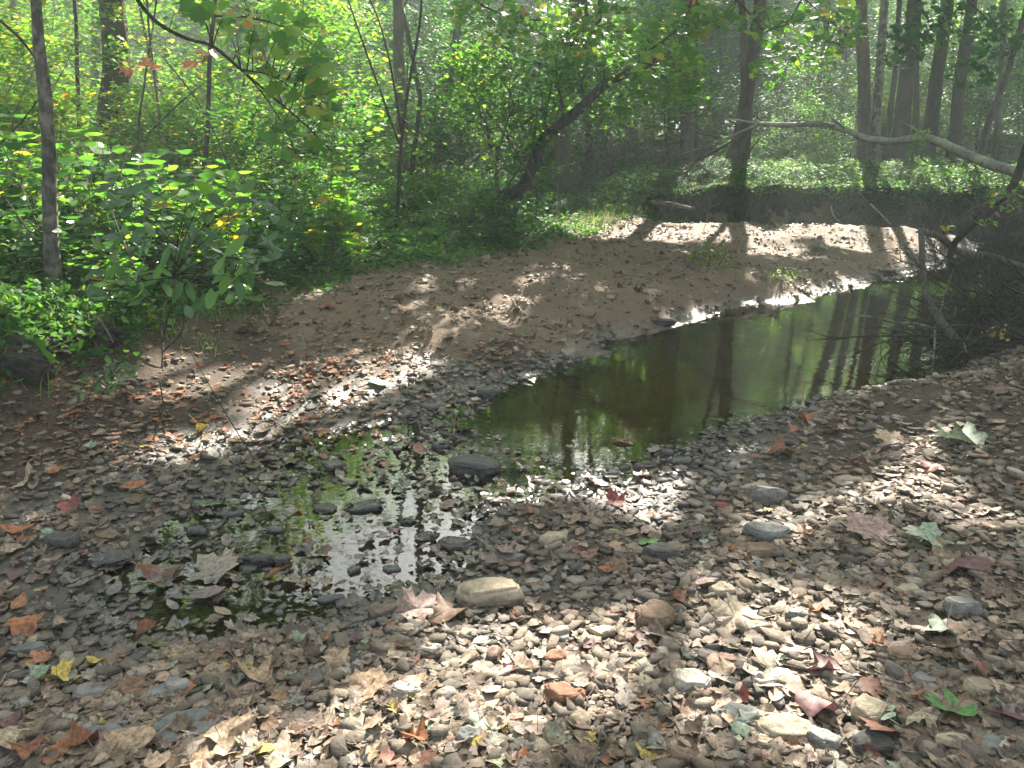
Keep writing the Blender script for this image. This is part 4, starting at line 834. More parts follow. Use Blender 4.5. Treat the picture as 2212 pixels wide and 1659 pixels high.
ST = [
 (1027, 1014, 128, 'dark grey', 'large flat dark stone standing in the shallow water', .27, .05, .62), (1053, 1290, 150, 'tan', 'large pale tan stone sunlit at the edge of the foreground gravel', .30, .1, .6),
 (952, 967, 42, 'dark grey', 'round dark stone just behind the large flat stone in the water', .4, 0, .8), (700, 1100, 62, 'dark grey', 'dark wet slab left of the angular slate slab in the shallows', .16, 0, .6),
 (790, 1098, 84, 'slate', 'angular wet slate slab lying in the shallow water', .14, .25, .7), (985, 1183, 100, 'brown', 'long brown stone at the right edge of the shallows', .25, .1, .55),
 (880, 1128, 42, 'slate', 'small wet slate in front of the angular slab', .2, 0, .7), (925, 1160, 56, 'dark grey', 'flat dark wet stone between slate chips in the shallows', .13, .3, .7),
 (598, 1146, 44, 'slate', 'small pointed slate at the left of the shallows', .22, .2, .7), (842, 1230, 50, 'slate', 'oval slate stone in the lower shallows', .15, 0, .6), (906, 1050, 40, 'dark grey', 'thin wet slab left below the large flat stone', .2, .1, .7),
 (945, 1060, 36, 'slate', 'pale wet slate directly below the large flat stone', .2, 0, .8), (1075, 1085, 60, 'brown', 'brown wet stone right of the shallows', .18, 0, .6), (715, 1295, 60, 'slate', 'flat slate half sunk at the lower edge of the shallows', .18, 0, .6),
 (1195, 1170, 70, 'tan', 'rounded tan stone right of the long brown stone', .35, .4, .6), (1100, 1212, 90, 'grey', 'flat grey slab below the rounded tan stone', .2, .1, .5), (830, 1330, 66, 'brown', 'squarish brown stone at the foot of the shallows', .4, 0, .6),
 (880, 1365, 40, 'tan', 'small tan stone below the squarish brown stone', .45, 0, .8), (1420, 1340, 100, 'brown', 'chunky brown stone in the middle of the foreground gravel', .36, .2, .8), (1425, 1205, 85, 'dark grey', 'blocky dark stone behind the chunky brown stone', .36, 0, .7),
 (1655, 1080, 100, 'grey', 'big smooth grey boulder at the back of the right gravel', .4, .25, .6), (1650, 1155, 110, 'slate', 'broad flat blue-grey slab on the right gravel', .25, -.2, .6), (1640, 1200, 75, 'brown', 'brown stone right below the broad blue-grey slab', .4, 0, .7),
 (1390, 1015, 80, 'brown', 'slanted brown slab at the pool corner', .3, .3, .4), (1440, 985, 30, 'dark grey', 'small black stone at the near shore of the pool', .6, 0, .9), (1410, 1420, 130, 'reddish brown', 'long pinkish flat stone across the middle foreground', .12, .05, .22),
 (1705, 1590, 130, 'tan', 'large angular tan slab at the bottom right', .25, .1, .6), (1868, 1555, 90, 'tan', 'tan wedge-shaped stone above the angular tan slab', .45, .2, .75), (1495, 1485, 85, 'pale', 'pale sunlit chunky stone in the lower middle', .45, .1, .7),
 (1215, 1510, 95, 'reddish brown', 'reddish brown angular stone in the lower centre', .35, -.2, .7), (1250, 1562, 62, 'tan', 'tan chip in front of the reddish brown angular stone', .25, 0, .7), (1200, 1430, 52, 'reddish brown', 'small rust-coloured stone in the centre foreground', .5, 0, .8),
 (1120, 1625, 75, 'dark grey', 'dark stone at the bottom edge, centre', .4, 0, .8), (1590, 1550, 95, 'slate', 'flat grey slab behind a red leaf in the lower middle', .2, .1, .7), (1650, 1610, 50, 'tan', 'small tan stone left of the angular tan slab', .4, 0, .7),
 (1780, 1610, 70, 'grey', 'grey-brown round stone right of the angular tan slab', .5, 0, .8), (1880, 1620, 70, 'dark grey', 'black stone at the bottom right', .55, 0, .8), (2115, 1500, 80, 'tan', 'rounded tan stone near the right edge, lower down', .4, -.2, .7),
 (1955, 1420, 80, 'brown', 'flat brown stone in the right foreground', .25, 0, .6), (2080, 1320, 70, 'grey', 'grey rounded stone near the right edge', .45, 0, .7), (1965, 1280, 60, 'tan', 'low tan stone on the right gravel', .25, 0, .6),
 (400, 1575, 170, 'slate', 'wide grey slab in the lower left litter', .12, .3, .55), (210, 1600, 130, 'slate', 'flat grey-green slab at the bottom left', .15, .1, .5), (270, 1560, 90, 'grey', 'oval grey slab above the bottom left slab', .18, 0, .5),
 (340, 1500, 90, 'slate', 'grey slab in the left litter', .15, .3, .5), (60, 1410, 90, 'slate', 'pale slate near the left edge', .2, 0, .5), (200, 1500, 80, 'grey', 'angular grey stone in the left litter', .25, .2, .6), (380, 1490, 60, 'grey', 'small grey block beside the left slab', .4, 0, .7),
 (1010, 1600, 50, 'slate', 'rounded slate pebble near the bottom centre', .5, 0, .9), (1470, 1640, 60, 'brown', 'brown stone touching the bottom edge right of centre', .5, 0, .8), (1100, 1690, 60, 'grey', 'grey stone cut by the bottom edge', .5, 0, .8),
 (1300, 1370, 60, 'tan', 'sunlit tan stone left of the chunky brown stone', .3, 0, .7), (930, 1410, 60, 'pale', 'pale stone at the upper end of the sunlit strip', .4, 0, .7), (880, 1500, 70, 'pale', 'pale broad stone in the sunlit strip', .35, 0, .7), (1000, 1380, 45, 'tan', 'sunlit tan pebble in the strip of light', .5, 0, .8),
 (820, 1480, 50, 'pale', 'pale pebble in the strip of sunlight', .4, 0, .7), (1650, 1475, 70, 'pale', 'very pale flat stone in the brightest sun spot', .3, 0, .6), (1690, 1490, 45, 'pale', 'pale stone right below the brightest flat stone', .4, 0, .8), (1560, 1280, 60, 'tan', 'tan stone above the brightest sun spot', .35, 0, .7),
 (1720, 1330, 70, 'slate', 'slate wedge right of the brightest sun spot', .3, .4, .5), (1855, 1540, 40, 'grey', 'grey pebble left of the wedge-shaped stone', .5, 0, .8), (1830, 1040, 70, 'tan', 'tan flat stone on the shaded right bank', .2, 0, .5), (1630, 1055, 80, 'tan', 'tan slab against the smooth grey boulder', .2, .2, .4),
 (1470, 1000, 60, 'grey', 'pale grey slab at the near pool shore', .25, 0, .5), (1200, 1080, 50, 'brown', 'brown chip right of the shallows', .3, 0, .6), (2000, 1475, 60, 'grey', 'grey stone in the right foreground litter', .3, 0, .7), (2160, 1610, 80, 'slate', 'blue-grey slab in the bottom right corner', .2, .3, .6), (2060, 1610, 70, 'tan', 'pale tan stone near the bottom right corner', .35, 0, .6),
 (930, 885, 50, 'dark grey', 'dark wet slab at the head of the shallows', .3, 0, .6), (1050, 855, 50, 'dark grey', 'dark angular stone at the left tip of the pool', .5, .3, .6), (1030, 838, 40, 'dark grey', 'flat black slab above the left tip of the pool', .2, 0, .5), (1430, 697, 64, 'dark grey', 'low black rock on the far shore of the pool', .22, 0, .5),
 (1000, 870, 34, 'dark grey', 'small dark stone left of the angular stone at the pool tip', .35, 0, .6), (720, 1010, 60, 'grey', 'grey slab at the back of the shallows', .25, 0, .6), (560, 1215, 70, 'dark grey', 'dark slab among wet leaves at the left of the shallows', .3, .1, .5), (610, 1215, 50, 'dark grey', 'dark wet stone at the left rim of the shallows', .4, 0, .6),
 (500, 1110, 60, 'slate', 'slate chip in the wet gravel on the left', .2, 0, .6), (430, 1150, 50, 'dark grey', 'black chip in the wet gravel on the left', .3, 0, .6), (230, 1210, 110, 'dark grey', 'dark slab in the left puddle', .12, .1, .5), (130, 1180, 70, 'dark grey', 'dark block beside the left puddle', .4, 0, .6)]
for px, py, w, col, lab, fl, rz, an in ST: big_stone(px, py, w, col, lab, fl, rz, an)
g = np.random.default_rng(99)
for k in range(170):
    t = g.uniform(0, 1) ** 1.3; py = 1655 - 640 * t; px = g.uniform(380 + 300 * t, 2210); w = g.uniform(24, 48) * (1 - .4 * t)
    c = ['tan', 'grey', 'brown', 'slate', 'dark grey', 'pale', 'grey'][g.integers(7)]; p0 = hit(px, py)
    if sdf(POOL, p0[:1], p0[1:2])[0] < .1: continue
    side = 'left' if px < 900 else 'middle' if px < 1500 else 'right'; dist = 'near the camera' if py > 1450 else 'in the mid foreground' if py > 1220 else 'near the pool'
    big_stone(px, py, w, c, f'small {c} stone on the {side} of the gravel {dist}', g.uniform(.16, .42), g.uniform(0, 3), g.uniform(.55, .85), group=f'small stones on the {side} of the gravel {dist}')

# ---------------------------------------------------------------- individual leaves
TM = {'maple': MAPLE, 'maple2': MAPLE2, 'sycamore': SYCA, 'oval': OVAL, 'scrap': FRAG, 'heart': HEART}
def one_leaf(px, py, w, kind, col, label, yaw, tilt=.12, curl=.5, group=None, lift=.016):
    g = np.random.default_rng(int(px * 5 + py)); p = hit(px, py); d = np.linalg.norm(p - CAM); s = w / FPX * d
    V, F = TM[kind]; k = 1 if kind not in ('oval',) else 1
    # refine once so that the blade can curl
    mb = MB(); scatter(mb, (V, F), np.zeros((1, 3)), np.array([s]), yaw=np.array([yaw]), tilt=np.array([tilt]), curl=curl, g=g)
    zmin = mb.v[0][:, 2].min()
    o = obj('fallen_leaf', mb, M['L_' + col]); o.location = (p[0], p[1], max(p[2], 0) + lift - min(zmin, 0) * .5); tag(o, label, 'leaf', group); return o
LV = [
 (905, 980, 48, 'scrap', 'orange', 'curled orange leaf standing left of the large flat stone', 0, .5, 1.2), (995, 932, 50, 'sycamore', 'rust', 'rusty curled leaf at the left end of the pool', .5, .5, 1.1), (600, 1250, 60, 'oval', 'orange', 'orange-brown folded leaf on the wet lower shallows', -.9, .4, 1.2),
 (450, 1290, 70, 'oval', 'pinkish', 'pinkish brown leaf afloat at the lower left shallows', -1.4, .1, .5), (320, 1395, 75, 'oval', 'rust', 'long rusty leaf curled beside the left lower puddle', -.8, .4, 1.3), (60, 1365, 60, 'sycamore', 'orange', 'orange leaf near the left edge in the lower half', -1, .3, 1),
 (40, 1155, 55, 'sycamore', 'orange', 'bright orange leaf by the left edge', .8, .3, .9), (290, 1055, 44, 'oval', 'orange', 'orange leaf in the wet gravel on the left', -1.2, .3, 1), (290, 1610, 105, 'oval', 'tan', 'large tan oval leaf on the slab at the bottom left', 1.5, .2, .5),
 (180, 1620, 85, 'scrap', 'rust', 'brown curled leaf between the bottom left slabs', 1.3, .4, 1.2), (15, 1610, 95, 'sycamore', 'cream', 'big cream leaf in the bottom left corner', .3, .5, .6), (565, 1632, 62, 'oval', 'yellow', 'bright yellow leaf at the bottom edge, left of centre', 1.4, .2, .8),
 (495, 1600, 110, 'oval', 'tan', 'long tan folded leaf in the lower left sunlight', -.9, .4, 1.3), (1890, 1655, 40, 'scrap', 'pinkish', 'small pinkish leaf at the bottom edge', .3, .2, .8), (1390, 1640, 52, 'oval', 'yellow', 'yellow leaf at the bottom edge right of centre', 1, .3, 1),
 (1045, 1575, 58, 'maple', 'pale green', 'grey-green maple leaf in the bottom centre', .4, .2, .5), (1070, 1605, 40, 'scrap', 'pale green', 'grey-green leaf scrap beside the bottom centre maple leaf', .9, .2, .5), (1400, 1180, 52, 'maple2', 'green', 'dark green curled leaf behind the blocky dark stone', .8, .3, 1),
 (2000, 1175, 82, 'maple', 'pale green', 'large pale green maple leaf on the right gravel', -.7, .2, .6), (2040, 1378, 72, 'maple', 'pale green', 'pale green upturned maple leaf in the right foreground', 2.6, .2, .5), (2080, 960, 86, 'maple2', 'pale green', 'pale green leaf on the upper right bank', .8, .15, .5),
 (1880, 1155, 90, 'maple', 'pinkish', 'pale purplish maple leaf left of the large pale green one', .4, .15, .6), (1520, 1260, 58, 'maple', 'pinkish', 'pale maple leaf above the brightest sun spot', .9, .1, .4), (1750, 1325, 50, 'scrap', 'tan', 'folded tan leaf on the slate wedge', 1.8, .5, 1),
 (1760, 1330, 52, 'scrap', 'orange', 'upright orange leaf scrap behind the slate wedge', 0, .7, 1), (1690, 985, 54, 'sycamore', 'rust', 'dark red leaf pair at the back of the right gravel', .3, .4, .9), (1735, 915, 44, 'oval', 'orange', 'orange leaf behind the dark red pair', -1.3, .4, 1),
 (2010, 1020, 40, 'maple2', 'red', 'small red leaf on the upper right bank', .6, .3, .8), (1790, 935, 36, 'sycamore', 'red', 'dark red leaf near the pool shore on the right', .2, .4, .9), (2020, 1180, 30, 'scrap', 'orange', 'orange scrap at the right of the gravel', .4, .3, .9),
 (1650, 1440, 60, 'oval', 'cream', 'cream leaf in the brightest sun spot', .6, .3, .9), (1780, 1455, 64, 'maple2', 'purple-brown', 'grey-purple leaf below the brightest sun spot', 1.7, .2, .6), (1760, 1540, 110, 'oval', 'purple-brown', 'long curled dark brown leaf in the lower right', .6, .5, 1.4),
 (1605, 1520, 36, 'oval', 'red', 'deep red leaf standing on the flat grey slab', 0, .9, .6), (1900, 1590, 70, 'sycamore', 'rust', 'russet curled leaf right of the wedge-shaped stone', .8, .5, 1.2), (1880, 1640, 50, 'scrap', 'red', 'reddish leaf standing at the bottom right', .2, .8, .8),
 (2110, 1460, 85, 'oval', 'rust', 'rusty brown curled leaf near the right edge', 1.5, .4, 1.3), (2080, 1235, 110, 'oval', 'purple-brown', 'long dark leaf on the right gravel', 1.4, .4, 1.2), (2190, 1560, 90, 'oval', 'purple-brown', 'dark purple leaf at the bottom right edge', 1.0, .4, 1),
 (1990, 1560, 66, 'maple', 'cream', 'cream leaf in the lower right litter', 2, .2, .6), (1900, 1550, 60, 'maple2', 'pale green', 'grey-green leaf in the lower right', .2, .2, .5), (2060, 1545, 86, 'maple2', 'green', 'dull green leaf under purple leaf at right', 1.2, .2, .6),
 (1590, 1345, 90, 'maple', 'cream', 'sunlit cream maple leaf left of the brightest sun spot', 1.2, .2, .6), (1370, 1400, 40, 'scrap', 'orange', 'orange scrap beside the chunky brown stone', 1, .3, 1), (1330, 1330, 40, 'scrap', 'red', 'small red scrap in the sunlit gravel', .2, .4, 1),
 (900, 1330, 90, 'maple', 'pinkish', 'pinkish maple leaf next to the sunlit tan stone', -.6, .3, .7), (970, 1340, 80, 'sycamore', 'brown', 'brown leaf between pinkish leaf and sunlit tan stone', .7, .2, .6), (1090, 1200, 55, 'maple2', 'pinkish', 'pinkish brown leaf beside the long brown stone', .3, .2, .7),
 (655, 1395, 40, 'maple2', 'pale green', 'pale green leaf below the shallows', 1.2, .3, .6), (790, 1395, 34, 'scrap', 'pale green', 'small pale green scrap near the pale green leaf', .2, .3, .7), (550, 1475, 85, 'maple2', 'tan', 'tan leaf cluster in the lower left', .9, .3, .8),
 (730, 1440, 60, 'maple2', 'tan', 'tan dry maple leaf left of the sunlit strip', .9, .3, .8), (800, 1495, 85, 'maple', 'tan', 'dry tan maple leaf at the edge of the sunlit strip', 2.1, .3, .9), (600, 1660, 60, 'sycamore', 'cream', 'pale leaf cut by the bottom edge', .4, .2, .8), (900, 1610, 60, 'maple2', 'orange', 'light orange leaf in the lower centre', .8, .3, .9),
 (1100, 1455, 40, 'scrap', 'red', 'red-brown scrap in the centre foreground', .8, .3, 1), (530, 1375, 40, 'scrap', 'orange', 'orange curled scrap below the puddle', .9, .5, 1), (130, 1475, 60, 'maple2', 'yellow', 'dull yellow leaf in the lower left', .3, .3, .8), (210, 1440, 46, 'scrap', 'yellow', 'small yellow scrap near the left edge', 1.2, .2, .8),
 (470, 1240, 90, 'maple', 'cream', 'yellowish grey maple leaf heap at the left of the shallows', .9, .3, 1), (350, 1255, 90, 'oval', 'rust', 'long rusty brown leaf on wet ground left of the shallows', -1.2, .3, 1), (150, 1100, 70, 'scrap', 'red', 'red-brown leaf in the wet gravel at the left', .8, .3, 1),
 (820, 832, 50, 'maple2', 'pale green', 'pale green leaf among the rusty litter', .8, .2, .6), (880, 870, 30, 'maple', 'pale green', 'small pale leaf behind the shallows', .3, .2, .6), (60, 1045, 60, 'oval', 'cream', 'long cream leaf upright near the left edge', -.2, .8, .8),
 (455, 1095, 52, 'maple', 'pale green', 'pale grey-green leaf in the wet gravel on the left', .5, .2, .7), (440, 935, 44, 'oval', 'yellow', 'yellow-green leaf hanging over the left litter', .1, .8, .6), (1770, 545, 34, 'maple', 'pale green', 'pale green leaf on the sandbar', .5, .15, .6), (1823, 552, 20, 'heart', 'yellow', 'small bright yellow leaf on the sandbar', .5, .4, .6),
 (970, 735, 40, 'scrap', 'purple-brown', 'purplish leaf on the brown sand', .5, .2, .6), (1190, 605, 30, 'maple2', 'pinkish', 'pale pinkish leaf on top of the sunlit mound', .5, .2, .6), (950, 680, 36, 'scrap', 'tan', 'dry leaf on the sand left of the mound', .3, .2, .6), (1980, 690, 22, 'scrap', 'tan', 'tan leaf afloat in the pool', .3, .0, .2),
 (1920, 955, 52, 'maple', 'tan', 'tan maple leaf on the upper right bank', .3, .2, .6), (1230, 970, 24, 'scrap', 'cream', 'small cream leaf afloat in the pool', .3, .0, .2), (1345, 955, 48, 'oval', 'orange', 'light orange leaf afloat near the pool corner', 1.3, .0, .3), (1385, 1035, 40, 'sycamore', 'orange', 'orange leaf at the bottom corner of the pool', .8, .2, .8),
 (1290, 1050, 60, 'oval', 'orange', 'orange leaf group at the pool outflow', 1.0, .3, .9), (1330, 1090, 50, 'maple2', 'red', 'red leaf beside the outflow', .5, .3, .8), (1560, 1100, 40, 'oval', 'red', 'red-orange leaf left of the smooth grey boulder', 1.2, .3, .9), (1745, 1165, 34, 'maple2', 'orange', 'orange leaf right of the broad blue-grey slab', .2, .5, .9),
 (1710, 1150, 40, 'maple2', 'pale green', 'pale green leaf on the broad blue-grey slab', 2.2, .3, .6)]
for a in LV: one_leaf(*a)
g = np.random.default_rng(123)
cols = ['tan', 'brown', 'grey-brown', 'tan', 'brown', 'rust', 'grey-brown', 'brown', 'purple-brown', 'pale green', 'yellow', 'brown', 'grey-brown', 'tan', 'pinkish', 'orange', 'rust', 'tan']
for k in range(230):
    t = g.uniform(0, 1) ** 1.2; py = 1655 - 760 * t; px = g.uniform(5, 2205); p0 = hit(px, py); w = g.uniform(32, 58) * (1 - .45 * t)
    if sdf(POOL, p0[:1], p0[1:2])[0] < .04: continue
    c = cols[g.integers(18)]; w *= .6 if c in ('red', 'yellow') else 1
    side = 'left' if px < 740 else 'middle' if px < 1480 else 'right'; dist = 'close to the camera' if py > 1400 else 'in the mid foreground' if py > 1150 else 'farther back'
    one_leaf(px, py, w, ['heart', 'maple2', 'sycamore', 'oval', 'oval', 'scrap'][g.integers(6)], c, f'dry {c} fallen leaf on the {side} ground {dist}', g.uniform(0, 6.28), abs(g.normal(0, .18)), g.uniform(.2, .8), group=f'{c} fallen leaves, {side}, {dist}')

# ---------------------------------------------------------------- hanging maple branch, near broadleaf plants
def blob_branch(label, name, paths, Y, leaves, tm, mat, barkm, cat, leafsize, origin=None, hang=.35, leafname='leaves', curl=.3):
    g = np.random.default_rng(int(paths[0][0][0][0] + 500 + Y * 100)); mb = MB(); lf = MB(); org = None; allq = []
    for pts, w0, w1, dY in paths:
        Q = smooth_path([at(a, b, Y + dY * k / max(1, len(pts) - 1) ) for k, (a, b) in enumerate(pts)], 6); k = Y / FPX / 2
        if org is None: org = Q[0].copy()
        tube(mb, Q - org, [w0 * k, w1 * k], 7, .08); allq.append(Q)
    P = []
    for (cx_, cy_, rx, ry, n) in leaves:
        for _ in range(n):
            a = g.uniform(0, 6.28); r = math.sqrt(g.uniform(0, 1)); P.append(at(cx_ + rx * r * math.cos(a), cy_ + ry * r * math.sin(a), Y + g.normal(0, .25)))
    P = np.array(P); n = len(P); flat = np.concatenate(allq)
    # petiole twigs joining every third leaf to the nearest branch point
    for q in range(0, n, 3):
        j = np.argmin(((flat - P[q]) ** 2).sum(1)); mid = (flat[j] + P[q]) / 2 + np.array([0, 0, .03]); tube(mb, smooth_path([flat[j], mid, P[q]], 3) - org, [.004, .0015], 3)
    scatter(lf, tm, P - org, leafsize * g.uniform(.6, 1.25, n), tilt=g.uniform(.1, 1.2, n), tdir=g.normal(0, .7, n) * 1.0, curl=curl, g=g)
    r = thing(name, label, cat, tuple(org)); obj('stem', mb, M[barkm], r, smooth=True); obj(leafname, lf, M[mat], r); return r
blob_branch('overhanging maple branch with large sunlit green leaves at the upper left', 'maple_branch',
            [([(270, -40), (330, 40), (400, 82), (460, 100), (520, 150), (590, 210), (660, 270), (720, 330)], 9, 3, 0.4), ([(370, -20), (440, 30), (540, 38), (620, 62), (700, 110)], 6, 2, .3), ([(460, 100), (540, 170), (600, 250), (640, 330)], 4, 2, .3), ([(520, 150), (600, 170), (700, 250)], 4, 2, .2)], 4.6,
            [(650, 100, 60, 60, 34), (600, 60, 70, 45, 26), (690, 200, 45, 70, 34), (560, 110, 60, 50, 20), (640, 170, 70, 40, 24), (450, 25, 60, 25, 12), (480, 60, 40, 20, 6), (620, 300, 70, 50, 22), (715, 245, 20, 30, 10), (410, 20, 30, 20, 5)], MAPLE, 'maple', 'bark_dark', 'branch', .085)
blob_branch('leafy yellow-green maple spray hanging at the top, above the brush tangle', 'maple_branch',
            [([(1500, -40), (1480, 40), (1430, 90), (1380, 120)], 8, 3, .2), ([(1560, -30), (1620, 30), (1650, 70)], 5, 2, .2)], 8.5,
            [(1440, 60, 70, 60, 90), (1500, 40, 60, 40, 50), (1400, 130, 50, 40, 50), (1560, 40, 60, 35, 40), (1460, 130, 40, 40, 30), (1640, 50, 50, 40, 20), (1800, 20, 60, 25, 22)], MAPLE2, 'maple', 'bark_dark', 'branch', .10)
blob_branch('small spray of orange and yellow leaves hanging in front of the thick ivy trunk', 'maple_branch', [([(300, -20), (330, 60), (300, 140)], 3, 1, 0)], 7.5, [(300, 145, 40, 15, 12), (450, 115, 25, 14, 5), (400, 140, 20, 15, 5)], MAPLE2, 'L_orange', 'twig', 'branch', .10)
# near shrubs with big leaves
blob_branch('wide leafy maple bough hanging across the top middle of the wood', 'maple_branch', [([(960, -60), (1040, 10), (1130, 40), (1260, 50), (1340, 70)], 6, 2, .5), ([(1130, 40), (1180, 80), (1230, 100)], 3, 1, .2)], 10.5,
            [(1050, 25, 80, 40, 120), (1180, 45, 90, 45, 160), (1290, 50, 80, 45, 120), (1220, 100, 70, 25, 60), (1100, 75, 50, 20, 40)], MAPLE2, 'maple', 'bark_dark', 'branch', .10)
blob_branch('green maple bough hanging in the gap before the far bank trunks', 'maple_branch', [([(1760, -60), (1720, 20), (1680, 80), (1660, 130)], 5, 2, .4), ([(1740, 0), (1800, 50), (1840, 90)], 3, 1, .2)], 11,
            [(1700, 60, 70, 60, 130), (1760, 110, 60, 50, 90), (1820, 60, 50, 45, 70), (1660, 150, 40, 40, 40)], MAPLE2, 'leaf', 'bark_dark', 'branch', .10)
blob_branch('dark green bough hanging in front of the trunks at the top right', 'maple_branch', [([(2120, -60), (2060, 30), (2000, 70), (1940, 120)], 5, 2, .4), ([(2090, 0), (2150, 60), (2190, 120)], 3, 1, .2)], 12,
            [(2030, 50, 80, 50, 140), (1950, 100, 50, 50, 80), (2150, 70, 60, 60, 110), (2100, 150, 60, 40, 60)], MAPLE2, 'leafd', 'bark_dark', 'branch', .11)
blob_branch('broad-leaved shrub with glossy drooping leaves at the front of the left bank', 'broadleaf_shrub',
            [([(340, 1000), (345, 860), (352, 760), (348, 680), (372, 580), (400, 480)], 7, 3, 1.2), ([(350, 740), (380, 640), (470, 560), (560, 570)], 5, 3, .5), ([(352, 700), (300, 600), (250, 480), (230, 410)], 5, 3, 1.5), ([(372, 600), (450, 470), (500, 420)], 4, 2, 1)], 4.8,
            [(520, 590, 90, 50, 30), (440, 540, 80, 60, 26), (300, 560, 100, 60, 30), (260, 420, 70, 40, 20), (450, 430, 110, 45, 26), (380, 640, 90, 40, 20), (510, 640, 60, 25, 12), (280, 490, 100, 50, 18), (580, 530, 50, 40, 14), (560, 470, 70, 50, 14), (220, 600, 60, 50, 10)], OVALS, 'bigleaf', 'bark_dark', 'shrub', .135, curl=.5)
blob_branch('green seedling clinging to the eroded left bank below the pale trunk', 'seedling', [([(60, 830), (62, 790), (70, 750)], 4, 2, 0)], 4.75, [(65, 770, 28, 24, 26), (75, 790, 20, 14, 10)], HEART, 'bigleaf', 'twig', 'plant', .05, curl=.4)
blob_branch('bright green weed growing on the sandbar, larger of the two', 'weed_clump', [([(1530, 590), (1532, 560), (1535, 520)], 3, 1, 0), ([(1535, 590), (1560, 560), (1570, 535)], 2, 1, 0), ([(1530, 590), (1505, 560), (1500, 530)], 2, 1, 0)], 9.1, [(1530, 560, 45, 32, 210), (1540, 535, 35, 20, 60), (1560, 575, 25, 15, 60)], OVALS, 'leafy', 'twig', 'weed', .045)
blob_branch('low green weed growing on the sandbar right of the taller one', 'weed_clump', [([(1690, 602), (1690, 590), (1692, 580)], 2, 1, 0)], 8.9, [(1690, 592, 50, 10, 110), (1640, 585, 20, 8, 30)], OVALS, 'leafy', 'twig', 'weed', .04)
# forked bare sapling in front of grey trunk
def poles(label, name, paths, mat, cat, sides=7, rough=.15, kids='branch', twig=None):
    root = None
    for k, (pts, w0, w1) in enumerate(paths):
        P = smooth_path([at(a, b, Y) for a, b, Y in pts], 6); Ym = pts[0][2]; kk = Ym / FPX / 2 / math.cos(R(10)); 
        if root is None: root = thing(name, label, cat, tuple(P[0])); org = P[0].copy()
        mb = MB(); tube(mb, P - org, [w0 * kk, w1 * pts[-1][2] / FPX / 2], sides, rough, seed=k); obj('trunk' if k == 0 and kids == 'branch' else kids, mb, M[mat], root, smooth=True)
    return root, org
poles('thin forked bare sapling spreading in front of the straight grey trunk', 'sapling', [([(855, 515, 11), (862, 400, 11), (868, 300, 11), (882, 190, 11), (905, 60, 11), (912, -20, 11)], 9, 4), ([(862, 310, 11), (830, 220, 10.8), (790, 110, 10.6), (745, -20, 10.4)], 6, 3),
      ([(868, 290, 11), (845, 150, 10.6), (820, 50, 10.5), (790, -20, 10.5)], 5, 3), ([(866, 255, 11), (930, 300, 10.8), (1000, 350, 10.6)], 4, 2), ([(900, 540, 10.6), (880, 460, 10.8), (862, 400, 11)], 5, 5)], 'bark_dark', 'sapling')
poles('pale dead pole leaning through the crooked mossy tree', 'dead_pole', [([(1172, 440, 11.4), (1140, 370, 11.5), (1090, 290, 11.6), (1050, 240, 11.7)], 6, 4)], 'bark_grey', 'pole', kids='branch')
poles('thin dark stem slanting up behind the grass right of the crooked tree', 'sapling', [([(1110, 560, 9.5), (1150, 510, 9.8), (1200, 470, 10), (1205, 390, 10.2)], 3, 2)], 'twig', 'stem')
poles('bare branch slanting down left across the left edge', 'bare_branch', [([(-30, 20, 7), (40, 80, 7), (80, 130, 7)], 6, 5), ([(-30, 340, 7), (40, 270, 7), (95, 200, 7)], 4, 3)], 'bark_dark', 'branch')
poles('thin crossing stems right of the thick ivy trunk', 'sapling', [([(330, 430, 10), (300, 300, 10), (312, 180, 10), (330, 60, 10), (340, -20, 10)], 5, 3), ([(320, 290, 10), (380, 230, 10), (440, 180, 10)], 4, 2), ([(520, 420, 10), (440, 240, 10), (350, 120, 10)], 4, 3)], 'bark_dark', 'stem')
# arching branch of the fallen tree
rt, org = poles('long pale lichened branch arching over the water from the right', 'fallen_branch', [([(2260, 395, 7.6), (2200, 372, 7.8), (2140, 355, 8.1), (2070, 325, 8.4), (2000, 298, 8.8), (1930, 306, 9.1), (1870, 298, 9.4), (1825, 280, 9.7), (1770, 268, 10), (1700, 270, 10.3), (1640, 268, 10.5)], 25, 9),
      ([(1830, 280, 9.7), (1805, 262, 9.6), (1790, 250, 9.6)], 6, 3), ([(2000, 298, 8.8), (1978, 280, 8.7), (1945, 262, 8.6)], 6, 2), ([(1640, 268, 10.5), (1600, 285, 10.6), (1540, 310, 10.6), (1480, 330, 10.7)], 5, 2), ([(1640, 268, 10.5), (1610, 262, 10.6), (1580, 258, 10.6), (1530, 260, 10.6)], 5, 2), ([(1800, 270, 9.8), (1760, 262, 9.9), (1690, 258, 10)], 4, 2)], 'lichen', 'branch')
g = np.random.default_rng(8); P = np.array([at(g.uniform(1960, 2040), g.uniform(290, 370), 8.7) for _ in range(26)] + [at(1985 + g.normal(0, 12), 285 + g.normal(0, 8), 8.6) for _ in range(12)])
obj('leaves', scatter(MB(), OVALS, P - org, .07 * g.uniform(.6, 1.2, len(P)), tilt=g.uniform(.2, 1.3, len(P)), g=g), M['leafy'], rt)
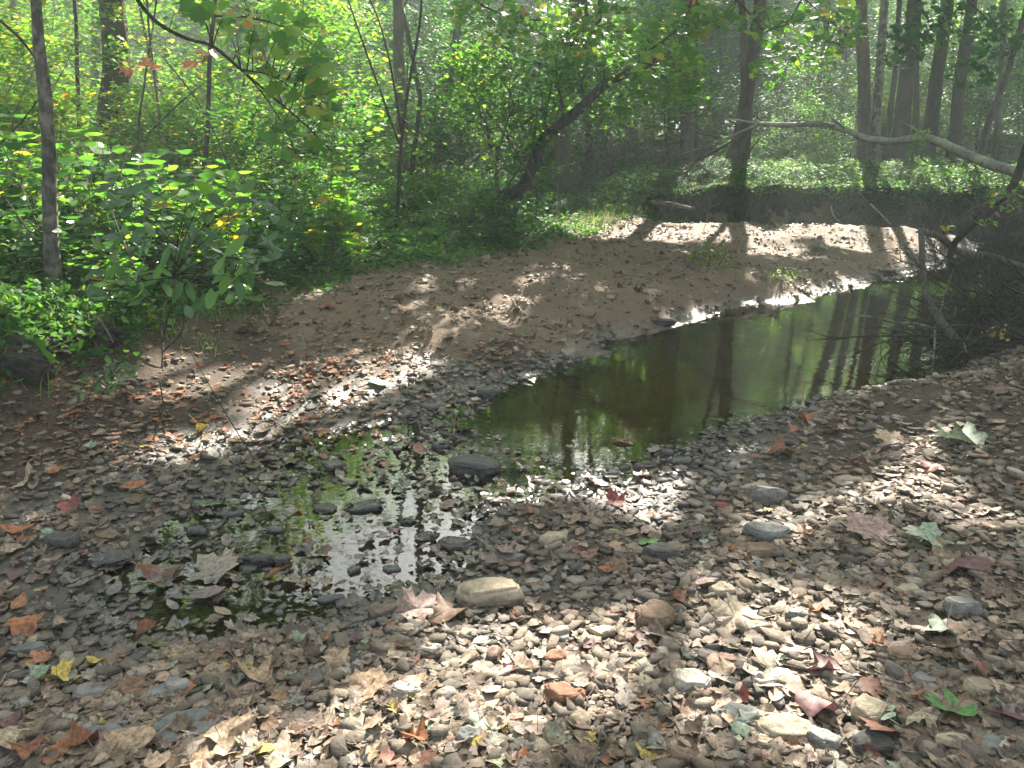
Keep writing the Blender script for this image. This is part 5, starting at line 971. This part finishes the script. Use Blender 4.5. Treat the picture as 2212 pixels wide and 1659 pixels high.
# dead brush tangle
def twigs(mb, p, d, ln, r, depth, g, spread=.6, sides=4):
    Q = [np.array(p)]; d = np.array(d, float); d /= np.linalg.norm(d)
    for k in range(5): Q.append(Q[-1] + d * ln / 5); d = d + g.normal(0, .10, 3); d /= np.linalg.norm(d)
    Q = np.array(Q); tube(mb, Q, [r, r * .45], sides)
    if depth > 0:
        for k in range(g.integers(3, 6)):
            i = g.integers(1, 6); dd = d + g.normal(0, spread, 3); twigs(mb, Q[i], dd, ln * g.uniform(.45, .75), r * .5, depth - 1, g, spread, 3)
mb = MB(); g = np.random.default_rng(17); o0 = at(1640, 268, 10.6)
for (a, b, Y0, c, d_, Y1) in [(1640, 268, 10.6, 1500, 330, 11), (1640, 268, 10.6, 1450, 390, 11.4), (1600, 290, 10.8, 1420, 420, 11.5), (1560, 300, 10.8, 1400, 260, 11.6), (1520, 330, 11, 1430, 430, 11.6), (1600, 270, 10.8, 1500, 230, 11.4), (1640, 300, 11, 1560, 400, 11.8), (1480, 300, 11, 1390, 340, 11.8), (1540, 380, 11.6, 1440, 300, 12)]:
    p, q = at(a, b, Y0), at(c, d_, Y1); twigs(mb, p - o0, q - p, np.linalg.norm(q - p), .013, 3, g, .5)
bt = thing('dead_brush', 'grey tangle of dead twigs at the tip of the arching branch', 'brush', tuple(o0)); obj('twigs', mb, M['twig'], bt, smooth=True)
# log on the grass
poles('short pale log lying in the grass behind the sandbar', 'log', [([(1408, 436, 13.5), (1450, 441, 13.3), (1498, 451, 13.1)], 9, 7)], 'bark_pale', 'log', sides=10, kids='log_body')
# sticks on the ground
poles('bleached forked stick lying on the sand', 'stick', [([(612, 778, 6.3), (630, 750, 6.5), (652, 722, 6.8)], 7, 4), ([(585, 745, 6.5), (620, 735, 6.6), (628, 715, 6.8), (622, 690, 7.0), (640, 668, 7.2)], 4, 2)], 'driftwood', 'stick')
poles('pale thin stick at the foot of the green bank', 'stick', [([(612, 588, 8.4), (660, 602, 8.2), (735, 616, 8.0)], 5, 3)], 'driftwood', 'stick')
poles('thick half-buried log in the left leaf drift', 'log', [([(250, 945, 4.55), (290, 925, 4.6), (340, 900, 4.7)], 34, 22)], 'bark_grey', 'log', sides=10, kids='log_body')
poles('long bent root stick on the lower left slope', 'stick', [([(20, 988, 4.15), (110, 992, 4.15), (180, 990, 4.2)], 8, 5)], 'driftwood', 'stick')
poles('grey stick leaning on the left slope under the pale trunk', 'stick', [([(75, 845, 4.75), (110, 815, 4.85), (150, 790, 5)], 8, 5)], 'driftwood', 'stick')
poles('small log end lying in the wet gravel on the left', 'log', [([(470, 1075, 3.75), (500, 1050, 3.85), (535, 1035, 3.9)], 20, 14)], 'bark_grey', 'log', sides=9, kids='log_body')
poles('bare arching twigs in front of the left leaf drift', 'bare_twigs', [([(500, 940, 4.1), (380, 1000, 4.0), (445, 960, 4.1), (560, 930, 4.2)], 2, 1), ([(560, 1010, 4.0), (480, 880, 4.2), (400, 740, 4.6), (365, 680, 5)], 2.5, 1.5), ([(300, 1010, 4.0), (350, 900, 4.3), (345, 820, 4.5)], 4, 3), ([(345, 960, 4.2), (420, 1040, 3.9), (450, 1060, 3.9)], 4, 2), ([(352, 760, 4.8), (390, 720, 4.9), (395, 670, 5), (350, 640, 5.1)], 4, 2)], 'bark_dark', 'twigs')
# right-hand brush pile
rt, org = poles('dark bent trunk rising from the brush pile on the right edge', 'fallen_branch', [([(2060, 620, 6.6), (2052, 570, 6.6), (2060, 530, 6.6), (2085, 500, 6.5), (2140, 455, 6.4), (2185, 405, 6.3), (2205, 360, 6.3), (2225, 300, 6.3)], 12, 18), ([(2060, 560, 6.6), (2080, 620, 6.4), (2110, 680, 6.2), (2140, 720, 6)], 12, 16),
      ([(2078, 505, 6.5), (2120, 480, 6.5), (2180, 470, 6.5), (2240, 450, 6.5)], 7, 5), ([(2060, 540, 6.6), (2000, 600, 6.7), (1985, 600, 6.8)], 4, 2)], 'bark_dark', 'branch')
poles('smooth grey-brown stub with a side arm behind the brush pile', 'fallen_branch', [([(2075, 745, 5.7), (2030, 690, 5.9), (2005, 645, 6.1), (1993, 590, 6.3), (1992, 540, 6.4), (1990, 492, 6.5)], 18, 12), ([(1990, 500, 6.5), (2030, 512, 6.6), (2075, 545, 6.7), (2140, 555, 6.8), (2240, 590, 6.9)], 14, 18)], 'bark_grey', 'branch')
poles('pale stick reaching out over the pool from the brush pile', 'fallen_branch', [([(2020, 712, 5.9), (1980, 700, 6.0), (1930, 697, 6.1), (1880, 684, 6.2), (1832, 682, 6.2)], 10, 2), ([(2020, 700, 5.9), (2018, 760, 5.7), (2012, 805, 5.5)], 5, 2), ([(2018, 720, 5.9), (2040, 640, 6), (2060, 580, 6.1)], 4, 2)], 'bark_pale', 'branch')
mb = MB(); g = np.random.default_rng(29); o0 = at(2180, 740, 5.9); 
for k in range(70):
    p = at(g.uniform(2090, 2330), g.uniform(640, 790), g.uniform(5.6, 6.6)); 
    d = np.array([-g.uniform(.2, 1), g.normal(0, .4), g.uniform(-.25, .45)]); twigs(mb, p - o0, d, g.uniform(.35, .8), .012 * g.uniform(.6, 1.6), 2, g, .7)
bt = thing('brush_pile', 'dark pile of tangled roots and twigs on the right shore of the pool', 'brush', tuple(o0)); obj('twigs', mb, M['bark_dark'], bt, smooth=True)
# clod under the pile
def lump(label, name, px, py, Y, sx, sy, sz, mat, parent=None, seed=1, cat='bank'):
    import bmesh
    bm = bmesh.new(); bmesh.ops.create_icosphere(bm, subdivisions=5, radius=1)
    V = np.array([v.co[:] for v in bm.verts]); n = fbm(V[:, 0] * 2 + seed, V[:, 1] * 2 + V[:, 2] * 2, seed, 5) - .5; n2 = fbm(V[:, 0] * 7 + seed, V[:, 1] * 7 + V[:, 2] * 9, seed + 3, 3) - .5
    for v, a, b in zip(bm.verts, n, n2): v.co *= 1 + a * .7 + b * .25
    me = bpy.data.meshes.new(name); bm.to_mesh(me); bm.free(); me.materials.append(mat); o = bpy.data.objects.new(name, me); COL.objects.link(o)
    if parent is None: o.location = at(px, py, Y); tag(o, label, cat)
    else: o.parent = parent; o.location = at(px, py, Y) - np.array(parent.location)
    o.scale = (sx, sy, sz); return o
soil_m = bpy.data.materials['stream_bed_soil']
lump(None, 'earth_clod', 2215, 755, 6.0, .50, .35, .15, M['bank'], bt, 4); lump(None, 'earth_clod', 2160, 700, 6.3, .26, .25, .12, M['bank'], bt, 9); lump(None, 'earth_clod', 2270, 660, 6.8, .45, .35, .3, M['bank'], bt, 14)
g = np.random.default_rng(31); P = np.array([at(2152 + g.normal(0, 14), 722 + g.normal(0, 10), 5.6) for _ in range(30)]) - o0
obj('yellow_leaves', scatter(MB(), HEART, P, .045 * g.uniform(.6, 1.1, 30), tilt=g.uniform(.3, 1.2, 30), tdir=g.normal(0, .5, 30), g=g), M['L_yellow'], bt)
blob_branch('leafy green sprig growing from the right bank above the brush pile', 'sprig', [([(2210, 460), (2190, 440), (2170, 420)], 3, 1, 0)], 6.2, [(2170, 430, 40, 30, 50), (2130, 480, 25, 14, 12), (2050, 493, 15, 8, 8)], OVALS, 'leafy', 'twig', 'plant', .06)

# ---------------------------------------------------------------- cut bank face, hanging roots
def cut_bank():
    m = M['bank']
    xs = np.linspace(2.6, 16, 700); yl = np.interp(xs, CUTX, CUTY) + (fbm(xs * 1.3, xs * 0 + 3, 41) - .5) * .5 - .16
    vs = np.linspace(0, 1, 26); X = np.repeat(xs[None], 26, 0); Vv = np.repeat(vs[:, None], 700, 1)
    zt = Hf(xs, yl + .5) + .03 + (fbm(xs * 1.7, xs * 0, 203, 4) - .6) * .26; Z = -.12 + (zt[None] + .12) * Vv
    off = -.12 * np.sin(Vv * np.pi) * -1 + .0 ; Y = yl[None] + .12 * np.sin(Vv * np.pi * .95) + (fbm(X * 2.5, Z * 3, 201, 5) - .5) * .5 * (1 - Vv ** 4 * .6) + (fbm(X * 11, Z * 11, 207, 3) - .5) * .12 - .10 * Vv ** 6
    mb = MB(); i = (np.arange(25) * 700)[:, None]; j = np.arange(699)[None]
    mb.add(np.stack([X.ravel(), Y.ravel(), Z.ravel()], -1), np.stack([i + j, i + j + 1, i + 701 + j, i + 700 + j], -1).reshape(-1, 4))
    top = np.stack([xs, np.full(700, 0.0), zt], -1); top[:, 1] = yl + .9; k = len(mb.v[0]); last = mb.v[0][-700:]; 
    mb.add(np.vstack([last, top]), np.stack([np.arange(699), np.arange(1, 700), np.arange(701, 1400), np.arange(700, 1399)], -1))
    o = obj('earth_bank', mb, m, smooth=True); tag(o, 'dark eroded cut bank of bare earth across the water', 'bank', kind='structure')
    g = np.random.default_rng(202)
    rb = MB(); mid = np.array([8, 14, .4])
    for q in range(80):
        x = g.uniform(3.2, 12); y = np.interp(x, CUTX, CUTY) - .32 - g.uniform(0, .12); z = g.uniform(.35, .75); Q = [np.array([x, y + .25, z + .08]), np.array([x, y, z])]; d = np.array([g.normal(0, .45), -.05, -1])
        for w in range(g.integers(3, 7)): Q.append(Q[-1] + d * .10); d = d + g.normal(0, .3, 3) * [1, .3, .5]; d[2] = min(d[2], -.1)
        tube(rb, smooth_path(Q, 3) - mid, [g.uniform(.003, .010), .002], 4)
    o = obj('hanging_roots', rb, M['root'], smooth=True); o.location = mid; tag(o, 'mass of pale roots hanging from the dark cut bank', 'roots', kind='stuff')
cut_bank()
for (pts, w0, w1, lab) in [([(2168, 412, 13.6), (2150, 425, 13.5), (2145, 450, 13.4), (2160, 468, 13.4)], 7, 3, 'pale hooked root curling out of the cut bank'), ([(1880, 440, 13.9), (1905, 465, 13.8), (1925, 485, 13.7)], 4, 2, 'straight pale root slanting down the cut bank'), ([(1795, 445, 14), (1800, 465, 13.9), (1815, 480, 13.8)], 3, 2, 'short wavy root on the left of the cut bank')]:
    poles(lab, 'root', [(pts, w0, w1)], 'driftwood', 'root', kids='root_strand')
# left bank roots under the pale trunk
rr_ = roots[TREES[0][0]]; root, P, org = rr_; g = np.random.default_rng(15)
for (pts) in [[(118, 655), (90, 700), (70, 760)], [(122, 660), (150, 720), (140, 790)], [(126, 658), (180, 700), (220, 770)], [(130, 656), (210, 690), (245, 740)], [(115, 660), (60, 690), (20, 720)]]:
    Q = smooth_path([at(a, b, 5.5 - .25 * k) for k, (a, b) in enumerate(pts)], 6); mb = MB(); tube(mb, Q - org, [.018, .006], 6, .2); obj('root', mb, M['root'], root, smooth=True)
rb = MB(); mid = at(100, 760, 5)
for q in range(60):
    px = g.uniform(-20, 260); Q = [at(px, 690 + g.uniform(-15, 25), 5.2)]; d = np.array([g.normal(0, .4), -.25, -1])
    for w in range(g.integers(3, 6)): Q.append(Q[-1] + d * .06); d = d + g.normal(0, .35, 3)
    tube(rb, smooth_path(Q, 2) - mid, [.005, .0015], 4)
o = obj('hanging_roots', rb, M['root'], smooth=True); o.location = mid; tag(o, 'fine roots hanging from the eroded left bank', 'roots', kind='stuff')

lb = thing('eroded_bank', 'dark eroded earth face under the pale trunk on the left edge', 'bank', tuple(hit(120, 740)))
for q, (px, py, sx, sz) in enumerate([(150, 728, .34, .13), (60, 755, .28, .12), (215, 718, .22, .09), (-60, 800, .4, .22)]):
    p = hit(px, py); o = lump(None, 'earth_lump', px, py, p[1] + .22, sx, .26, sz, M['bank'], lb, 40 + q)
blob_branch('clover-like green patch on the dirt slope below the eroded left bank', 'ground_plant', [([(230, 850), (232, 835), (238, 815)], 2, 1, 0)], hit(230, 850)[1], [(215, 830, 60, 26, 120), (260, 800, 40, 18, 60), (160, 860, 30, 12, 30)], HEART, 'bigleaf', 'twig', 'plant', .035, curl=.3)
# ---------------------------------------------------------------- haze
def haze():
    x0, x1, y0, y1, z0, z1 = -110, 110, -14, 112, -1.8, 38
    V = [(x, y, z) for x in (x0, x1) for y in (y0, y1) for z in (z0, z1)]; F = [(0, 1, 3, 2), (4, 6, 7, 5), (0, 4, 5, 1), (2, 3, 7, 6), (0, 2, 6, 4), (1, 5, 7, 3)]
    m, t, ns, L = newmat('haze_air'); v = N(t, 'VolumePrincipled'); v.inputs['Density'].default_value = HAZE; v.inputs['Color'].default_value = (.78, .97, .90, 1); v.inputs['Anisotropy'].default_value = .2
    o = N(t, 'OutputMaterial'); L.new(v.outputs[0], o.inputs['Volume'])
    ob = obj('haze', MB().add(V, F), m); tag(ob, 'thin morning haze hanging in the wood', 'haze', kind='stuff')
HAZE = .0034
haze()
